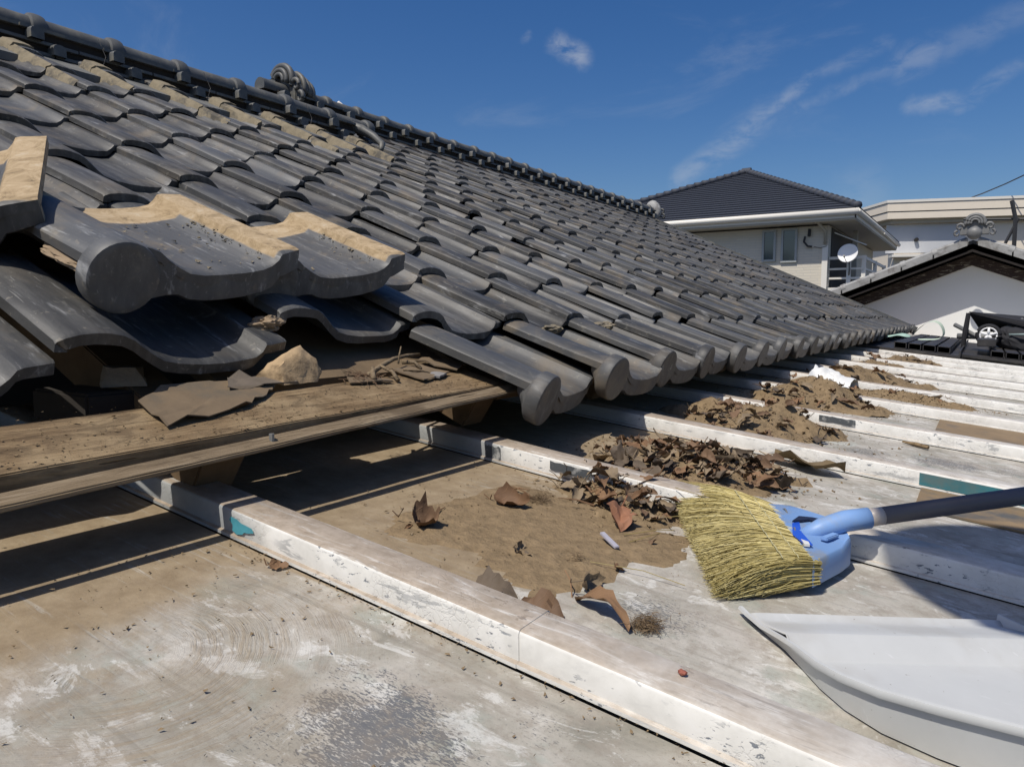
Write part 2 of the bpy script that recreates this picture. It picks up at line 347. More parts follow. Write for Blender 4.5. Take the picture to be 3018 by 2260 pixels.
M_CABLE = simple('cable_black', (.03, .03, .032), .6)
M_GROUND = simple('asphalt_ground', (.06, .06, .058), .95, 2, .3)
M_METALG = simple('grey_metal', (.22, .22, .21), .45, 20, .2, m=.3)

# ------------------------------------------------------------------ mesh helpers
def mesh(name, verts, faces, smooth=False, mat=None, attr=None):
    me = bpy.data.meshes.new(name); me.from_pydata([tuple(v) for v in verts], [], faces); me.update()
    if smooth:
        me.polygons.foreach_set('use_smooth', [True]*len(me.polygons))
    if mat: me.materials.append(mat)
    if attr is not None:
        a = me.attributes.new('rnd', 'FLOAT', 'POINT'); a.data.foreach_set('value', attr)
    return me
def add(name, me, parent=None, loc=None, mw=None, kind=None, label=None, cat=None, group=None):
    o = bpy.data.objects.new(name, me); C.objects.link(o)
    if parent: o.parent = parent
    if loc is not None: o.location = loc
    if mw is not None: o.matrix_local = mw
    tag(o, label, cat, group, kind); return o
def tag(o, label=None, cat=None, group=None, kind=None):
    if label: o['label'] = label
    if cat: o['category'] = cat
    if group: o['group'] = group
    if kind: o['kind'] = kind
    return o
def empty(name, loc=(0, 0, 0), **k):
    o = add(name, None, None, loc, **k); o.empty_display_size = .05; return o
class B:
    def __init__(s): s.v = []; s.f = []; s.a = []
    def add(s, v, f, rnd=0.):
        k = len(s.v); s.v += [tuple(x) for x in v]; s.f += [tuple(i+k for i in q) for q in f]; s.a += [rnd]*len(v); return s
    def box(s, x0, x1, y0, y1, z0, z1, mat=None, ch=0.):
        v = [(x, y, z) for x in (x0, x1) for y in (y0, y1) for z in (z0, z1)]
        if mat is not None: v = [mat @ Vector(p) for p in v]
        return s.add(v, [(0, 1, 3, 2), (4, 6, 7, 5), (0, 4, 5, 1), (2, 3, 7, 6), (0, 2, 6, 4), (1, 5, 7, 3)])
    def hexa(s, pts):   # bottom 4, top 4 (both ccw seen from above)
        return s.add(pts, [(3, 2, 1, 0), (4, 5, 6, 7), (0, 1, 5, 4), (1, 2, 6, 5), (2, 3, 7, 6), (3, 0, 4, 7)])
    def tube(s, pts, r, n=8, rnd=0., cap=True):
        pts = [Vector(p) for p in pts]; rs = r if isinstance(r, (list, tuple)) else [r]*len(pts); v = []; f = []
        ref = Vector((0, 0, 1))
        for i, p in enumerate(pts):
            t = (pts[min(i+1, len(pts)-1)]-pts[max(i-1, 0)]).normalized()
            rr = ref if abs(t.dot(ref)) < .95 else Vector((1, 0, 0))
            a = t.cross(rr).normalized(); b = t.cross(a)
            for k in range(n): v.append(p+(a*math.cos(2*math.pi*k/n)+b*math.sin(2*math.pi*k/n))*rs[i])
        for i in range(len(pts)-1):
            for k in range(n): f.append((i*n+k, i*n+(k+1) % n, (i+1)*n+(k+1) % n, (i+1)*n+k))
        if cap: f += [tuple(range(n))[::-1], tuple((len(pts)-1)*n+k for k in range(n))]
        return s.add(v, f, rnd)
    def prism(s, poly, z0, z1, mat=None):
        n = len(poly); v = [(x, y, z0) for x, y in poly]+[(x, y, z1) for x, y in poly]
        if mat is not None: v = [mat @ Vector(p) for p in v]
        return s.add(v, [tuple(range(n))[::-1], tuple(range(n, 2*n))]+[(i, (i+1) % n, n+(i+1) % n, n+i) for i in range(n)])
    def me(s, name, mat=None, smooth=False, bevel=0, attr=False):
        m = mesh(name, s.v, s.f, smooth, mat, s.a if attr else None)
        if bevel:
            import bmesh
            bm = bmesh.new(); bm.from_mesh(m)
            bmesh.ops.recalc_face_normals(bm, faces=bm.faces)
            ed = [e for e in bm.edges if e.is_manifold and e.calc_face_angle(0) > R(30)]
            bmesh.ops.bevel(bm, geom=ed, offset=bevel, segments=2, affect='EDGES', clamp_overlap=True)
            bm.to_mesh(m); bm.free()
        return m
    def obj(s, name, mat, parent=None, smooth=False, bevel=0, **k):
        return add(name, s.me(name, mat, smooth, bevel), parent, **k)

def autosmooth(me, ang=40):
    me.polygons.foreach_set('use_smooth', [True]*len(me.polygons))
    try: me.set_sharp_from_angle(angle=R(ang))
    except Exception: pass
    return me

# ------------------------------------------------------------------ tile meshes
PROF = [(0, .0), (0, .0110), (.002, .0132), (.010, .0168), (.024, .0196), (.038, .0206), (.053, .0200), (.067, .0176), (.078, .0125), (.089, .0045), (.102, -.0055),
        (.116, -.0140), (.136, -.0190), (.165, -.0212), (.195, -.0213), (.222, -.0198), (.238, -.0165), (.246, -.0090), (.2515, -.0012), (.258, .0), (.290, -.0012)]
TH = .0122
def tile_mesh(name, L=.300, eave=False, mat=None, var=0):
    rg = random.Random(var)
    xs = [0, -.004, -.02, -.10, -.2, -L+.03, -L] if eave else [0, -.004, -.10, -.2, -L+.03, -L]
    top = []; bot = []
    bend = rg.uniform(-.0015, .0015)
    for i, x in enumerate(xs):
        rt_ = []; rb = []
        for y, z in PROF:
            xx = x
            if x < -.25 and y < .07: xx = max(x, -.245)
            if y > .27 and x > -.02: xx = x-.012*(y-.27)/.02
            zz = z-(.0022 if i == 0 else 0)+bend*math.sin(x/L*3.14)
            if i == 0 and (y, z) == PROF[0]: zz = 0
            if eave and y < .08 and z > 0: zz += .003*max(0, 1+x/.03)
            if i <= 1 and y > .01: q_ = rg.gauss(0, .0007); xx += q_*(1 if i == 0 else .3); zz += rg.gauss(0, .00035)
            rt_.append((xx, y, zz))
            rb.append((xx+(rg.gauss(0, .0012) if i == 0 else 0), y, zz-(TH if z > 0 or y > .01 else 0)))
        rt_[0] = (rt_[0][0], 0, 0.); rb[0] = (rb[0][0], .012, .0)
        rb[1] = (rb[1][0], .0125, .0003); rb[2] = (rb[2][0], .014, .0012)
        top.append(rt_); bot.append(rb)
    n = len(PROF); v = []; f = []
    for r_ in top: v += r_
    o = len(v)
    for r_ in bot: v += r_
    m = len(xs)
    for i in range(m-1):
        for j in range(n-1):
            a = i*n+j
            f.append((a, a+1, a+n+1, a+n)); f.append((o+a+n, o+a+n+1, o+a+1, o+a))
        f.append((i*n, (i+1)*n, o+(i+1)*n, o+i*n)); a = i*n+n-1
        f.append((a, o+a, o+a+n, a+n))
    for j in range(n-1):
        f.append((j, o+j, o+j+1, j+1)); a = (m-1)*n+j; f.append((a, a+1, o+a+1, o+a))
    f = [q[::-1] for q in f]
    b = B(); b.add(v, f)
    if eave:
        # hanging apron
        ys = [(y, z) for y, z in PROF if .05 <= y]
        fv = []; k = len(ys)
        for i, (y, z) in enumerate(ys):
            dx = -.012*(y-.27)/.02 if y > .27 else 0
            lo = -.037 if y < .19 else -.037+.008*((y-.19)/.10)**1.5
            zb = min(z, -.003)+lo+ .006*math.sin(min(1, max(0, (y-.05)/.1))*1.57) - .006
            fv += [(-.002+dx, y, z-.0030), (-.001+dx, y, z-.0065), (-.001+dx, y, zb+.002), (-.006+dx, y, zb-.001), (-.017+dx, y, zb), (-.017+dx, y, z-.014)]
        ff = []
        for i in range(k-1):
            for j in range(5): a = i*6+j; ff.append((a, a+1, a+7, a+6))
        ff.append(tuple(range(6))[::-1]); ff.append(tuple((k-1)*6+j for j in range(6)))
        b.add(fv, ff)
        # round disk with a flared neck behind it
        cy, cz, RR = .031, -.011, .0425; N = 32
        ring = [(-.040, .020, .012), (-.028, .027, .007), (-.020, .0335, .002), (-.0155, .0395, 0), (-.012, .0422, 0), (.006, .0425, 0), (.0088, .0415, 0), (.0098, .0395, 0), (.0092, .033, 0), (.0092, .0, 0)]
        rv = []
        for x, r, dz in ring[:-1]:
            for q in range(N):
                a = 2*math.pi*q/N; rv.append((x, cy+r*math.cos(a), cz+dz+r*math.sin(a)))
        rf = []
        for i in range(len(ring)-2):
            for q in range(N): rf.append((i*N+q, i*N+(q+1) % N, (i+1)*N+(q+1) % N, (i+1)*N+q))
        rv.append((.0092, cy, cz)); ci = len(rv)-1; i = len(ring)-2
        for q in range(N): rf.append((i*N+q, i*N+(q+1) % N, ci))
        rf = [q_[::-1] for q_ in rf]
        b.add(rv, rf)
    me = b.me(name, mat or M_TILE)
    return autosmooth(me, 38)
TM = [tile_mesh('roof_tile', var=i, mat=M_TILE) for i in range(9)]
EM = [tile_mesh('eave_tile', .300, True, M_TILE, var=i+20) for i in range(5)]
EMD = tile_mesh('eave_tile_dirty', .300, True, M_TILED)
TMD = tile_mesh('roof_tile_dirty', .300, False, M_TILED)

AL = R(24.298)
US = Vector((-math.cos(AL), 0, math.sin(AL))); NN = Vector((math.sin(AL), 0, math.cos(AL)))
BASE = Matrix((-US, Vector((0, 1, 0)), NN)).transposed()
T = .265; E0 = .2372
def rmat(s, Y, n, rx=0, ry=0, rz=0):
    m = (BASE @ Matrix.Rotation(rz, 3, 'Z') @ Matrix.Rotation(ry, 3, 'Y') @ Matrix.Rotation(rx, 3, 'X')).to_4x4()
    m.translation = US*s+NN*n+Vector((0, Y, 0)); return m
def pmat(pos, rx, ry, rz):
    m = (BASE @ Matrix.Rotation(R(rz), 3, 'Z') @ Matrix.Rotation(R(ry), 3, 'Y') @ Matrix.Rotation(R(rx), 3, 'X')).to_4x4()
    m.translation = Vector(pos); return m
CAM = Vector((.56171, -.93764, .11236))

# ------------------------------------------------------------------ setting: ground
g = B(); g.add([(-400, -300, -6.4), (400, -300, -6.4), (400, 900, -6.4), (-400, 900, -6.4)], [(0, 1, 2, 3)])
g.obj('ground', M_GROUND, kind='structure')

# ------------------------------------------------------------------ the tiled house
house = empty('tiled_house', (0, 0, 0), label='old house with a grey pan-tile roof partly stripped at its near eave', cat='house')
JIT = random.Random(3)
places = []   # (distance, matrix, kind)
for c in range(-4, 27):
    rows = 10 if c < 7 else 12
    for r_ in range(1, rows+1):
        if c == -4 and r_ < 4: continue
        s = .250+(r_-1)*E0; Y = T*c-.031; n = -.002
        s -= .004*max(0, r_-5)*0
        js = JIT.gauss(0, .0065); jy = JIT.gauss(0, .003); jz = JIT.gauss(0, R(1.05)); jt = JIT.gauss(0, R(.45))
        if JIT.random() < .12: js += JIT.uniform(-.03, .022)
        ry = -R(3.5)
        m = rmat(s+js, Y+jy, n+abs(JIT.gauss(0, .001)), JIT.gauss(0, R(.5)), ry+jt, jz)
        if (r_, c) == (1, -2): m = pmat((-.1977, -.5958, .0752), .41, -2.85, -.13)
        if (r_, c) == (1, -3): m = pmat((-.190, -.882, .062), 0, -3.5, .5)
        if (r_, c) == (1, -1): m = rmat(.262, -.292, -.003, R(-1.6), -R(3.4), R(.2))
        if (r_, c) == (2, -2): m = rmat(s+.03, Y-.004, n, 0, ry, R(1.2))
        P = m @ Vector((-.1, .13, 0))
        places.append(((P-CAM).length, m, 'roof_tile', (r_, c)))
for c in range(0, 27):
    m = rmat(.004+JIT.gauss(0, .003), T*c-.031+JIT.gauss(0, .003), .009, JIT.gauss(0, R(.8)), -R(5.9)+JIT.gauss(0, R(.5)), JIT.gauss(0, R(1.0)))
    if c == 0: m = pmat((-.0005, -.007, -.0078), -1.6, -3.96, 7.85)
    P = m @ Vector((-.1, .13, 0)); places.append(((P-CAM).length, m, 'eave_tile', (0, c)))
places.sort(key=lambda q: q[0])
LIM = {'roof_tile': 272, 'eave_tile': 27}; CNT = {'roof_tile': 0, 'eave_tile': 0}
far = {'v': [], 'f': [], 'a': []}
for d, m, kind, rc in places:
    if CNT[kind] < LIM[kind]:
        CNT[kind] += 1
        src = EM if kind == 'eave_tile' else TM
        me = src[JIT.randrange(len(src))]
        add(kind, me, house, mw=m)
    else:
        me = TM[0]; k = len(far['v']); r_ = JIT.random()
        far['v'] += [tuple(m @ v.co) for v in me.vertices]; far['f'] += [tuple(i+k for i in p_.vertices) for p_ in me.polygons]; far['a'] += [r_]*len(me.vertices)
fm = mesh('far_roof_tiles', far['v'], far['f'], False, M_TILEJ, far['a']); autosmooth(fm, 38)
add('far_roof_tiles', fm, house, kind='stuff')

# under-deck, body, back slope
def rp(s, Y, n): return US*s+NN*n+Vector((0, Y, 0))
b = B()
b.hexa([rp(.50, -1.6, -.075), rp(.50, 7.1, -.075), rp(3.0, 7.1, -.075), rp(3.0, -1.6, -.075), rp(.50, -1.6, -.055), rp(.50, 7.1, -.055), rp(3.0, 7.1, -.055), rp(3.0, -1.6, -.055)])
b.hexa([rp(.10, .06, -.078), rp(.10, 7.1, -.078), rp(.498, 7.1, -.078), rp(.498, .06, -.078), rp(.10, .06, -.058), rp(.10, 7.1, -.058), rp(.498, 7.1, -.058), rp(.498, .06, -.058)])
b.hexa([rp(.20, -.40, -.083), rp(.20, .055, -.083), rp(.498, .055, -.083), rp(.498, -.40, -.083), rp(.20, -.40, -.0635), rp(.20, .055, -.0635), rp(.498, .055, -.0635), rp(.498, -.40, -.0635)])
b.obj('roof_deck', simple('old_sheathing', (.15, .105, .06), .95, 20, .5, .5, .003), house)
b = B(); b.box(-7, -.62, -3, 6.95, -6.4, -.02); b.obj('wall', simple('dark_timber_wall', (.06, .045, .033), .9), house)
b = B()
b.hexa([(-5.7, -3, -.05), (-5.7, 7.0, -.05), (-2.9, 7.0, 1.2), (-2.9, -3, 1.2), (-5.7, -3, 0.), (-5.7, 7.0, 0.), (-2.9, 7.0, 1.25), (-2.9, -3, 1.25)])
b.hexa([(-2.9, -3, .6), (-2.9, 7.0, .6), (-2.42, 7.0, .6), (-2.42, -3, .6), (-2.9, -3, 1.10), (-2.9, 7.0, 1.10), (-2.42, 7.0, .98), (-2.42, -3, .98)])
b.obj('back_slope', M_TILEG, house)
# verge trim at the far gable end
b = B(); b.hexa([rp(-.02, 7.16, -.06), rp(-.02, 7.19, -.06), rp(3.0, 7.19, -.06), rp(3.0, 7.16, -.06), rp(-.02, 7.16, .02), rp(-.02, 7.19, .02), rp(3.0, 7.19, .02), rp(3.0, 7.16, .02)])
b.obj('verge_board', M_TILEG, house)

# sheathing plank and fascia board at the stripped eave
def board(name, a, b_, mat, thick, wob=.0004):
    """a, b_: (front-edge x, back-edge x, y, z front, z back) at both ends"""
    bb = B(); n = 26; v = []; f = []; rr = random.Random(5)
    for i in range(n+1):
        t = i/n; q = [a[j]+(b_[j]-a[j])*t for j in range(5)]; k = [rr.gauss(0, wob) for _ in range(4)]
        v += [(q[0]+k[0], q[2], q[3]+k[1]*.6), (q[1]+k[2], q[2], q[4]), (q[1], q[2], q[4]-thick), (q[0]+k[0]*.7, q[2], q[3]-thick+k[3]*.5)]
    for i in range(n):
        for j in range(4): f.append((i*4+j, i*4+(j+1) % 4, i*4+4+(j+1) % 4, i*4+4+j))
    f += [(3, 2, 1, 0), (n*4, n*4+1, n*4+2, n*4+3)]
    bb.add(v, [q[::-1] for q in f]); return bb.obj(name, mat, house, bevel=.0012)
board('sheathing_plank', (-.081, -.166, -1.15, -.0250, .003), (-.081, -.170, .02, .0030, .026), M_WOOD, .016)
board('eave_board', (-.059, -.0745, -1.15, -.0520, -.0450), (-.059, -.0745, .055, -.0045, .0045), M_WOOD2, .0055)
b = B()
for y in (-.465, .02, .48, .93, 1.39, 1.84, 2.3, 2.75, 3.2, 3.66, 4.1, 4.57, 5.0, 5.5, 5.9, 6.4):
    z0 = -.030+.012*(y+.5)/.5 if y < .1 else -.018
    bb = B(); x0 = -.115
    bb.hexa([(-.9, y-.026, .25), (x0-.03, y-.026, z0-.052), (x0-.03, y+.026, z0-.052), (-.9, y+.026, .25),
             (-.9, y-.026, .33), (x0, y-.028, z0-.006), (x0, y+.028, z0-.006), (-.9, y+.026, .33)])
    bb.obj('rafter', M_RAFT, house, bevel=.002)
# nail in the eave board
b = B(); b.tube([(-.0665, -.445, -.026), (-.0665, -.445, -.0135)], .003, 6); b.obj('nail', M_METALG, house)

# ridges
def knob_mesh():
    prof = [(-.026, 0), (-.026, .030), (-.022, .039), (-.012, .044), (0, .0455), (.012, .044), (.022, .039), (.026, .030), (.026, 0)]
    v = []; f = []; n = len(prof)
    for x, sc in ((-.05, .9), (.006, 1.), (.014, .93)):
        for y, z in prof: v.append((x, y*sc, z*(1 if x < .01 else .96)))
    for i in range(2):
        for j in range(n-1): f.append((i*n+j, i*n+n+j, i*n+n+j+1, i*n+j+1))
    f.append(tuple(2*n+j for j in range(n)))
    b = B(); b.add(v, f); m = b.me('ridge_knob', M_TILEG); return autosmooth(m, 45)
def cap_mesh(L):
    b = B(); N = 14
    def ring(y, r, z=0): return [(r*math.cos(math.pi*(k/(N-1))*1.3-.47), y, r*math.sin(math.pi*(k/(N-1))*1.3-.47)+z) for k in range(N)]
    prof = [(0, .043), (L*.80, .043), (L*.815, .0525), (L*.86, .056), (L*.93, .0555), (L*.975, .052), (L*.985, .044)]
    v = []
    for y, r in prof: v += ring(y, r)
    f = [(i*N+k, i*N+k+1, (i+1)*N+k+1, (i+1)*N+k) for i in range(len(prof)-1) for k in range(N-1)]
    f += [tuple(range(N)), tuple((len(prof)-1)*N+k for k in range(N))[::-1]]
    b.add(v, [q[::-1] for q in f]); return autosmooth(b.me('ridge_cap_tile', M_TILEG), 40)
def ridge(x0, z0, y0, y1, sp, ph, name, jit=0.):
    core = B()
    core.box(x0-.20, x0-.020, y0, y1, z0-.30, z0+.085)
    rd = core.obj('ridge', M_SHEATH, house)
    # stacked flat ledge tiles
    y = y0; rr = random.Random(11)
    for lv, (zz, dx) in enumerate(((.000, .004), (.044, -.006), (.086, -.004))):
        y = y0+.09*lv
        while y < y1-.02:
            e = min(y+.29, y1); j = rr.gauss(0, jit+.0008)
            q = B(); q.box(x0-.22, x0+dx+abs(j), y, e-.004, z0+zz-.007+j, z0+zz+.005+j); q.obj('ledge_tile', M_TILEG, rd, bevel=.0012)
            y = e
    km = knob_mesh()
    for lv, zz in enumerate((.004, .046)):
        y = y0+ph[lv]
        while y < y1-.03:
            add('ridge_knob', km, rd, mw=Matrix.Translation((x0+.012, y+rr.gauss(0, .003), z0+zz-.004)) @ Matrix.Rotation(rr.gauss(0, .06), 4, 'Z') @ Matrix.Scale(.92, 4)); y += sp
    cm = cap_mesh(sp*1.02); y = y0+ph[2]-sp
    while y < y1-.05:
        add('ridge_cap_tile', cm, rd, mw=Matrix.Translation((x0-.075, y, z0+.100+rr.gauss(0, jit))) @ Matrix.Rotation(rr.gauss(0, .012), 4, 'Z')); y += sp
    return rd
nr = ridge(-2.34, 1.050, -1.6, 1.95, .283, (.34+.0, .55, .04), 'near', .001)
fr = ridge(-2.765, 1.270, 1.80, 7.28, .2495, (.145, .02, .165), 'far', .0015)
# wires tying the near ridge
b = B()
for y in (.58, 1.03, 1.60): b.tube([(-2.325, y, 1.03), (-2.318, y+.01, 1.06), (-2.33, y+.03, 1.10), (-2.36, y+.02, 1.17)], .0012, 4)
b.obj('tie_wire', M_CABLE, nr)
# sloping plaster strip below the near ridge, and mortar in the gaps
b = B(); b.hexa([rp(2.33, -1.6, -.03), rp(2.33, 1.90, -.03), (-2.37, 1.93, .98), (-2.37, -1.6, .98), rp(2.34, -1.6, -.004), rp(2.34, 1.84, -.004), (-2.350, 1.93, 1.048), (-2.350, -1.6, 1.048)])
b.obj('plaster_strip', M_PLASTER, house)
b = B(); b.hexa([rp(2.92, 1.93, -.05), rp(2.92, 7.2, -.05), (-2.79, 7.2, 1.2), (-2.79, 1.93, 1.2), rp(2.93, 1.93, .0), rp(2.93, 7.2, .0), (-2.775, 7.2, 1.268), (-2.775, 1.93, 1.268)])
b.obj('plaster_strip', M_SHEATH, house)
def lump(name, size, mat, seed, parent=None, sub=3, rough=.35, sc=2.2, **k):
    import bmesh
    bm = bmesh.new(); bmesh.ops.create_icosphere(bm, subdivisions=sub, radius=1)
    for v in bm.verts:
        n = mn.fractal(v.co*sc*.5+Vector((seed*3.1, seed, 0)), .6, 2.1, 4)
        v.co *= 1+rough*n
        v.co = Vector((v.co.x*size[0], v.co.y*size[1], v.co.z*size[2]))
    me = bpy.data.meshes.new(name); bm.to_mesh(me); bm.free(); me.materials.append(mat)
    autosmooth(me, 34); return add(name, me, parent, **k)
rr = random.Random(2)
def side_mortar(s0, s1, Y, w_, top, out):
    o = B(); n = 6; v = []; f = []
    for i in range(n+1):
        t = i/n; s_ = s0+(s1-s0)*t; j = rr.uniform(-.003, .003)
        v += [rp(s_, Y-out-j, -.030), rp(s_, Y-out*.55+j, top*.45), rp(s_, Y-.0015, top+j*.4), rp(s_, Y+w_*.5, top+.004), rp(s_, Y+w_, top+.001+j*.3), rp(s_, Y+w_, -.02)]
    for i in range(n):
        for j in range(5): a = i*6+j; f.append((a, a+1, a+7, a+6))
    f += [tuple(range(6))[::-1], tuple(n*6+j for j in range(6))]
    o.add(v, f); me = o.me('mortar', M_MORTAR); autosmooth(me, 50); add('mortar', me, house)
for c in range(-3, 8):
    Y = T*c-.031
    side_mortar(.25+9*E0+.035, 2.50, Y, .062, .021, .020)      # on the stub of the last course
    side_mortar(.25+8*E0+.004, .25+9*E0+.03, Y, .004, .0135, .022)   # along the roll side of the course below
    if c in (1, 3, 5): side_mortar(.25+7*E0+.06, .25+8*E0, Y, .003, .009, .018)
# swept end of the near ridge lying on the slope
b = B(); b.tube([(-2.40, 1.94, 1.14), (-2.34, 1.99, 1.12), (-2.27, 2.01, 1.08), (-2.20, 2.00, 1.03), (-2.16, 1.95, .985)], [.03, .028, .022, .018, .012], 8)
b.obj('broken_end_tile', M_TILEG, nr, smooth=True)
# ridge-end ornaments
def arc_tube(b, c, r, a0, a1, rad, ax, n=14, m=8):
    pts = []
    for k in range(n+1):
        t = a0+(a1-a0)*k/n; pts.append((c[0]+(r*math.cos(t) if ax == 'x' else 0), c[1]+(r*math.cos(t) if ax == 'y' else 0), c[2]+r*math.sin(t)))
    b.tube(pts, rad, m)
def spiral(b, c, r0, r1, a0, a1, rad, ax, off=0., n=24):
    pts = []; rs = []
    for k in range(n+1):
        u = k/n; t = a0+(a1-a0)*u; r = r0+(r1-r0)*u
        pts.append((c[0]+(r*math.cos(t) if ax == 'x' else off*u), c[1]+(r*math.cos(t) if ax == 'y' else off*u), c[2]+r*math.sin(t))); rs.append(rad*(1-.45*u))
    b.tube(pts, rs, 8)
def ornament(loc, sc, parent, mat, ball=False, wide=1.):
    # front faces -Y: arches, side scrolls, back board
    root = B(); root.prism([(-.10*wide, -.02), (.10*wide, -.02), (.105*wide, .05), (.075*wide, .10), (.045*wide, .145), (0, .165), (-.045*wide, .145), (-.075*wide, .10), (-.105*wide, .05)], -.02, .03, Matrix.Rotation(R(90), 4, 'X'))
    o = add('ridge_ornament', root.me('ridge_ornament', mat, bevel=.004), parent, mw=Matrix.Translation(loc) @ Matrix.Scale(sc, 4))
    b = B()
    for r, rad, y in ((.078, .016, -.03), (.054, .013, -.045), (.033, .011, -.05)): arc_tube(b, (0, y, .088), r, -.25, math.pi+.25, rad, 'x')
    b.obj('arch', mat, o, smooth=True)
    for sgn in (-1, 1):
        b = B(); spiral(b, (sgn*.105*wide, -.03, .055), .036, .010, (math.pi if sgn > 0 else 0), (math.pi if sgn > 0 else 0)-sgn*5.6, .014, 'x')
        spiral(b, (sgn*.120*wide, -.02, -.005), .030, .008, math.pi/2, math.pi/2-sgn*5., .013, 'x')
        b.obj('scroll', mat, o, smooth=True)
    if ball: lump('round_boss', (.062, .05, .060), mat, 3, o, 4, .0, 1, mw=Matrix.Translation((0, -.13, -.015)))
    return o
ornament((-2.86, 1.92, 1.335), 1.12, house, M_TILEG)
b = B()
for k in range(3): arc_tube(b, (-2.86, 1.97+.035*k, 1.405-.01*k), .095-.006*k, -.3, math.pi+.3, .016, 'x')
b.obj('ornament_back', M_TILEG, house, smooth=True)
o = lump('scroll_end', (.045, .06, .055), M_TILEG, 4, house, 3, .1, 1, mw=Matrix.Translation((-2.80, 1.92, 1.30)))
o = ornament((-2.86, 7.40, 1.31), 1.0, house, M_TILEG); o.rotation_euler = (0, 0, math.pi)
lump('end_boss', (.11, .05, .13), M_RAKE, 5, house, 3, .12, 1, mw=Matrix.Translation((-2.84, 7.33, 1.36)))

# ------------------------------------------------------------------ removed tiles lying on the roof
def loose(label, me, m):
    return add('removed_eave_tile', me, mw=m, label=label, cat='roof tile', group='removed eave tiles stacked on the roof')
loose('removed eave tile whose round end disk faces the viewer', EMD, pmat((-.2462, -.5319, .1609), 8.2, -4.5, 1.27))
loose('removed eave tile with a cream dusty rim, tucked behind the disk-fronted one', EMD.copy(), pmat((-.290, -.300, .1655), 12.6, -5.7, -5.83))
loose('removed tile cut by the picture edge, its rim and end coated in pale dust', tile_mesh('eave_tile_c', .300, True, M_TILED), pmat((-.4869, -.7855, .1908), 21.6, 3.4, -24.5))

def tile_crumbs(m, seed, n=60):
    b = B(); r2 = random.Random(seed)
    def ztop(y):
        for (ya, za), (yb_, zb_) in zip(PROF[1:], PROF[2:]):
            if ya <= y <= yb_: return za+(zb_-za)*(y-ya)/max(1e-6, yb_-ya)
        return 0
    for _ in range(n):
        if r2.random() < .6: y = .240+abs(r2.gauss(0, .006))*r2.choice([-1, .4]); x = -r2.uniform(.02, .2)
        else: y = r2.uniform(.10, .235); x = -r2.uniform(.02, .22)
        s_ = r2.choice([.0008, .0012, .0016, .0024, .0034])*r2.uniform(.7, 1.2); P = Vector((x, y, ztop(y)+.0003))
        b.add([m @ (P+Vector((r2.uniform(-1.4, 1.4), r2.uniform(-1, 1), r2.uniform(0, .9)))*s_) for _ in range(5)], [(0, 1, 2), (0, 2, 3), (0, 3, 1), (1, 3, 2), (0, 4, 2), (1, 4, 3)])
    return b
cb = tile_crumbs(pmat((-.2462, -.5319, .1609), 8.2, -4.5, 1.27), 1, 110); c2 = tile_crumbs(pmat((-.290, -.300, .1655), 12.6, -5.7, -5.83), 2, 70); cb.add(c2.v, c2.f)
cb.obj('clay_crumbs', M_MORTAR, kind='stuff')

# ------------------------------------------------------------------ lower metal roof
roof = empty('lower_metal_roof', (0, 0, 0), label='low white-painted metal roof with raised battens, dusty and flaking', cat='roof')
ZB, SB, Y0, PB, BR = -.1149, .10432, -.50569, .4536, math.tan(R(-1.23457))
def lz(x, h=0): return ZB-SB*x+h
XA, XB = -.62, 3.4
def by(k, x): return Y0+(k-1)*PB+x*BR
for k in range(-3, 21):
    b = B(); nx = 24; v = []; f = []
    for i in range(nx+1):
        x = XA+(XB-XA)*i/nx
        ya, yb = by(k, x)+.005, by(k+1, x)-.005
        if k == 20: yb = 8.40
        for j in range(7):
            y = ya+(yb-ya)*j/6
            v.append((x, y, lz(x)+.0010*mn.noise(Vector((x*4, y*9, 3)))*min(1, (j*(6-j))/5)))
    for i in range(nx):
        for j in range(6): a = i*7+j; f.append((a, a+7, a+8, a+1))
    b.add(v, f); b.obj('roof_sheet', M_SHEET, roof, smooth=True)
seams = {1: .29, 2: .62, 3: .7, 4: .301, 5: .31, 6: .34, 7: .376, 8: .33, 9: .36}
for k in range(-3, 21):
    sm = seams.get(k, .33)
    parts = ((XA, sm), (sm, XB))
    for q, (xa, xb) in enumerate(parts):
        b = B(); n = 10; v = []; f = []
        up_ = .0007 if q == 0 else 0
        for i in range(n+1):
            x = xa+(xb-xa)*i/n+(.0 if i else 0); y = by(k, x)
            e = 0.0 if q == 0 else .0
            pr = [(-.0035, .0015), (-.0035, .0045), (0.0005, .0055), (.0, .0255), (.0012, .0276), (.0032, .0285), (.041, .0285), (.0438, .0270), (.0445, .0245), (.0445, .0055), (.048, .0045), (.048, .0015)]
            for dy, dz in pr: v.append((x, y+dy-(up_ if dy < .02 else -up_), lz(x, dz)+(up_ if dz > .02 else 0)))
        m_ = 12
        for i in range(n):
            for j in range(m_-1): f.append((i*m_+j, i*m_+j+1, (i+1)*m_+j+1, (i+1)*m_+j))
        f += [tuple(range(m_))[::-1], tuple(n*m_+j for j in range(m_))]
        b.add(v, [t[::-1] for t in f]); me = b.me('batten_cap', M_CAP); autosmooth(me, 50); add('batten_cap', me, roof)
    b = B(); b.hexa([(XA, by(k, XA)+.002, lz(XA, -.002)), (XB, by(k, XB)+.002, lz(XB, -.002)), (XB, by(k, XB)+.042, lz(XB, -.002)), (XA, by(k, XA)+.042, lz(XA, -.002)),
                     (XA, by(k, XA)+.002, lz(XA, .02)), (XB, by(k, XB)+.002, lz(XB, .02)), (XB, by(k, XB)+.042, lz(XB, .02)), (XA, by(k, XA)+.042, lz(XA, .02))])
    b.obj('batten_core', M_SHEATH, roof)
b = B(); b.box(XA-.1, XB, -2.3, 8.4, -6.4, -.75); b.obj('wall', M_GREYR, roof)
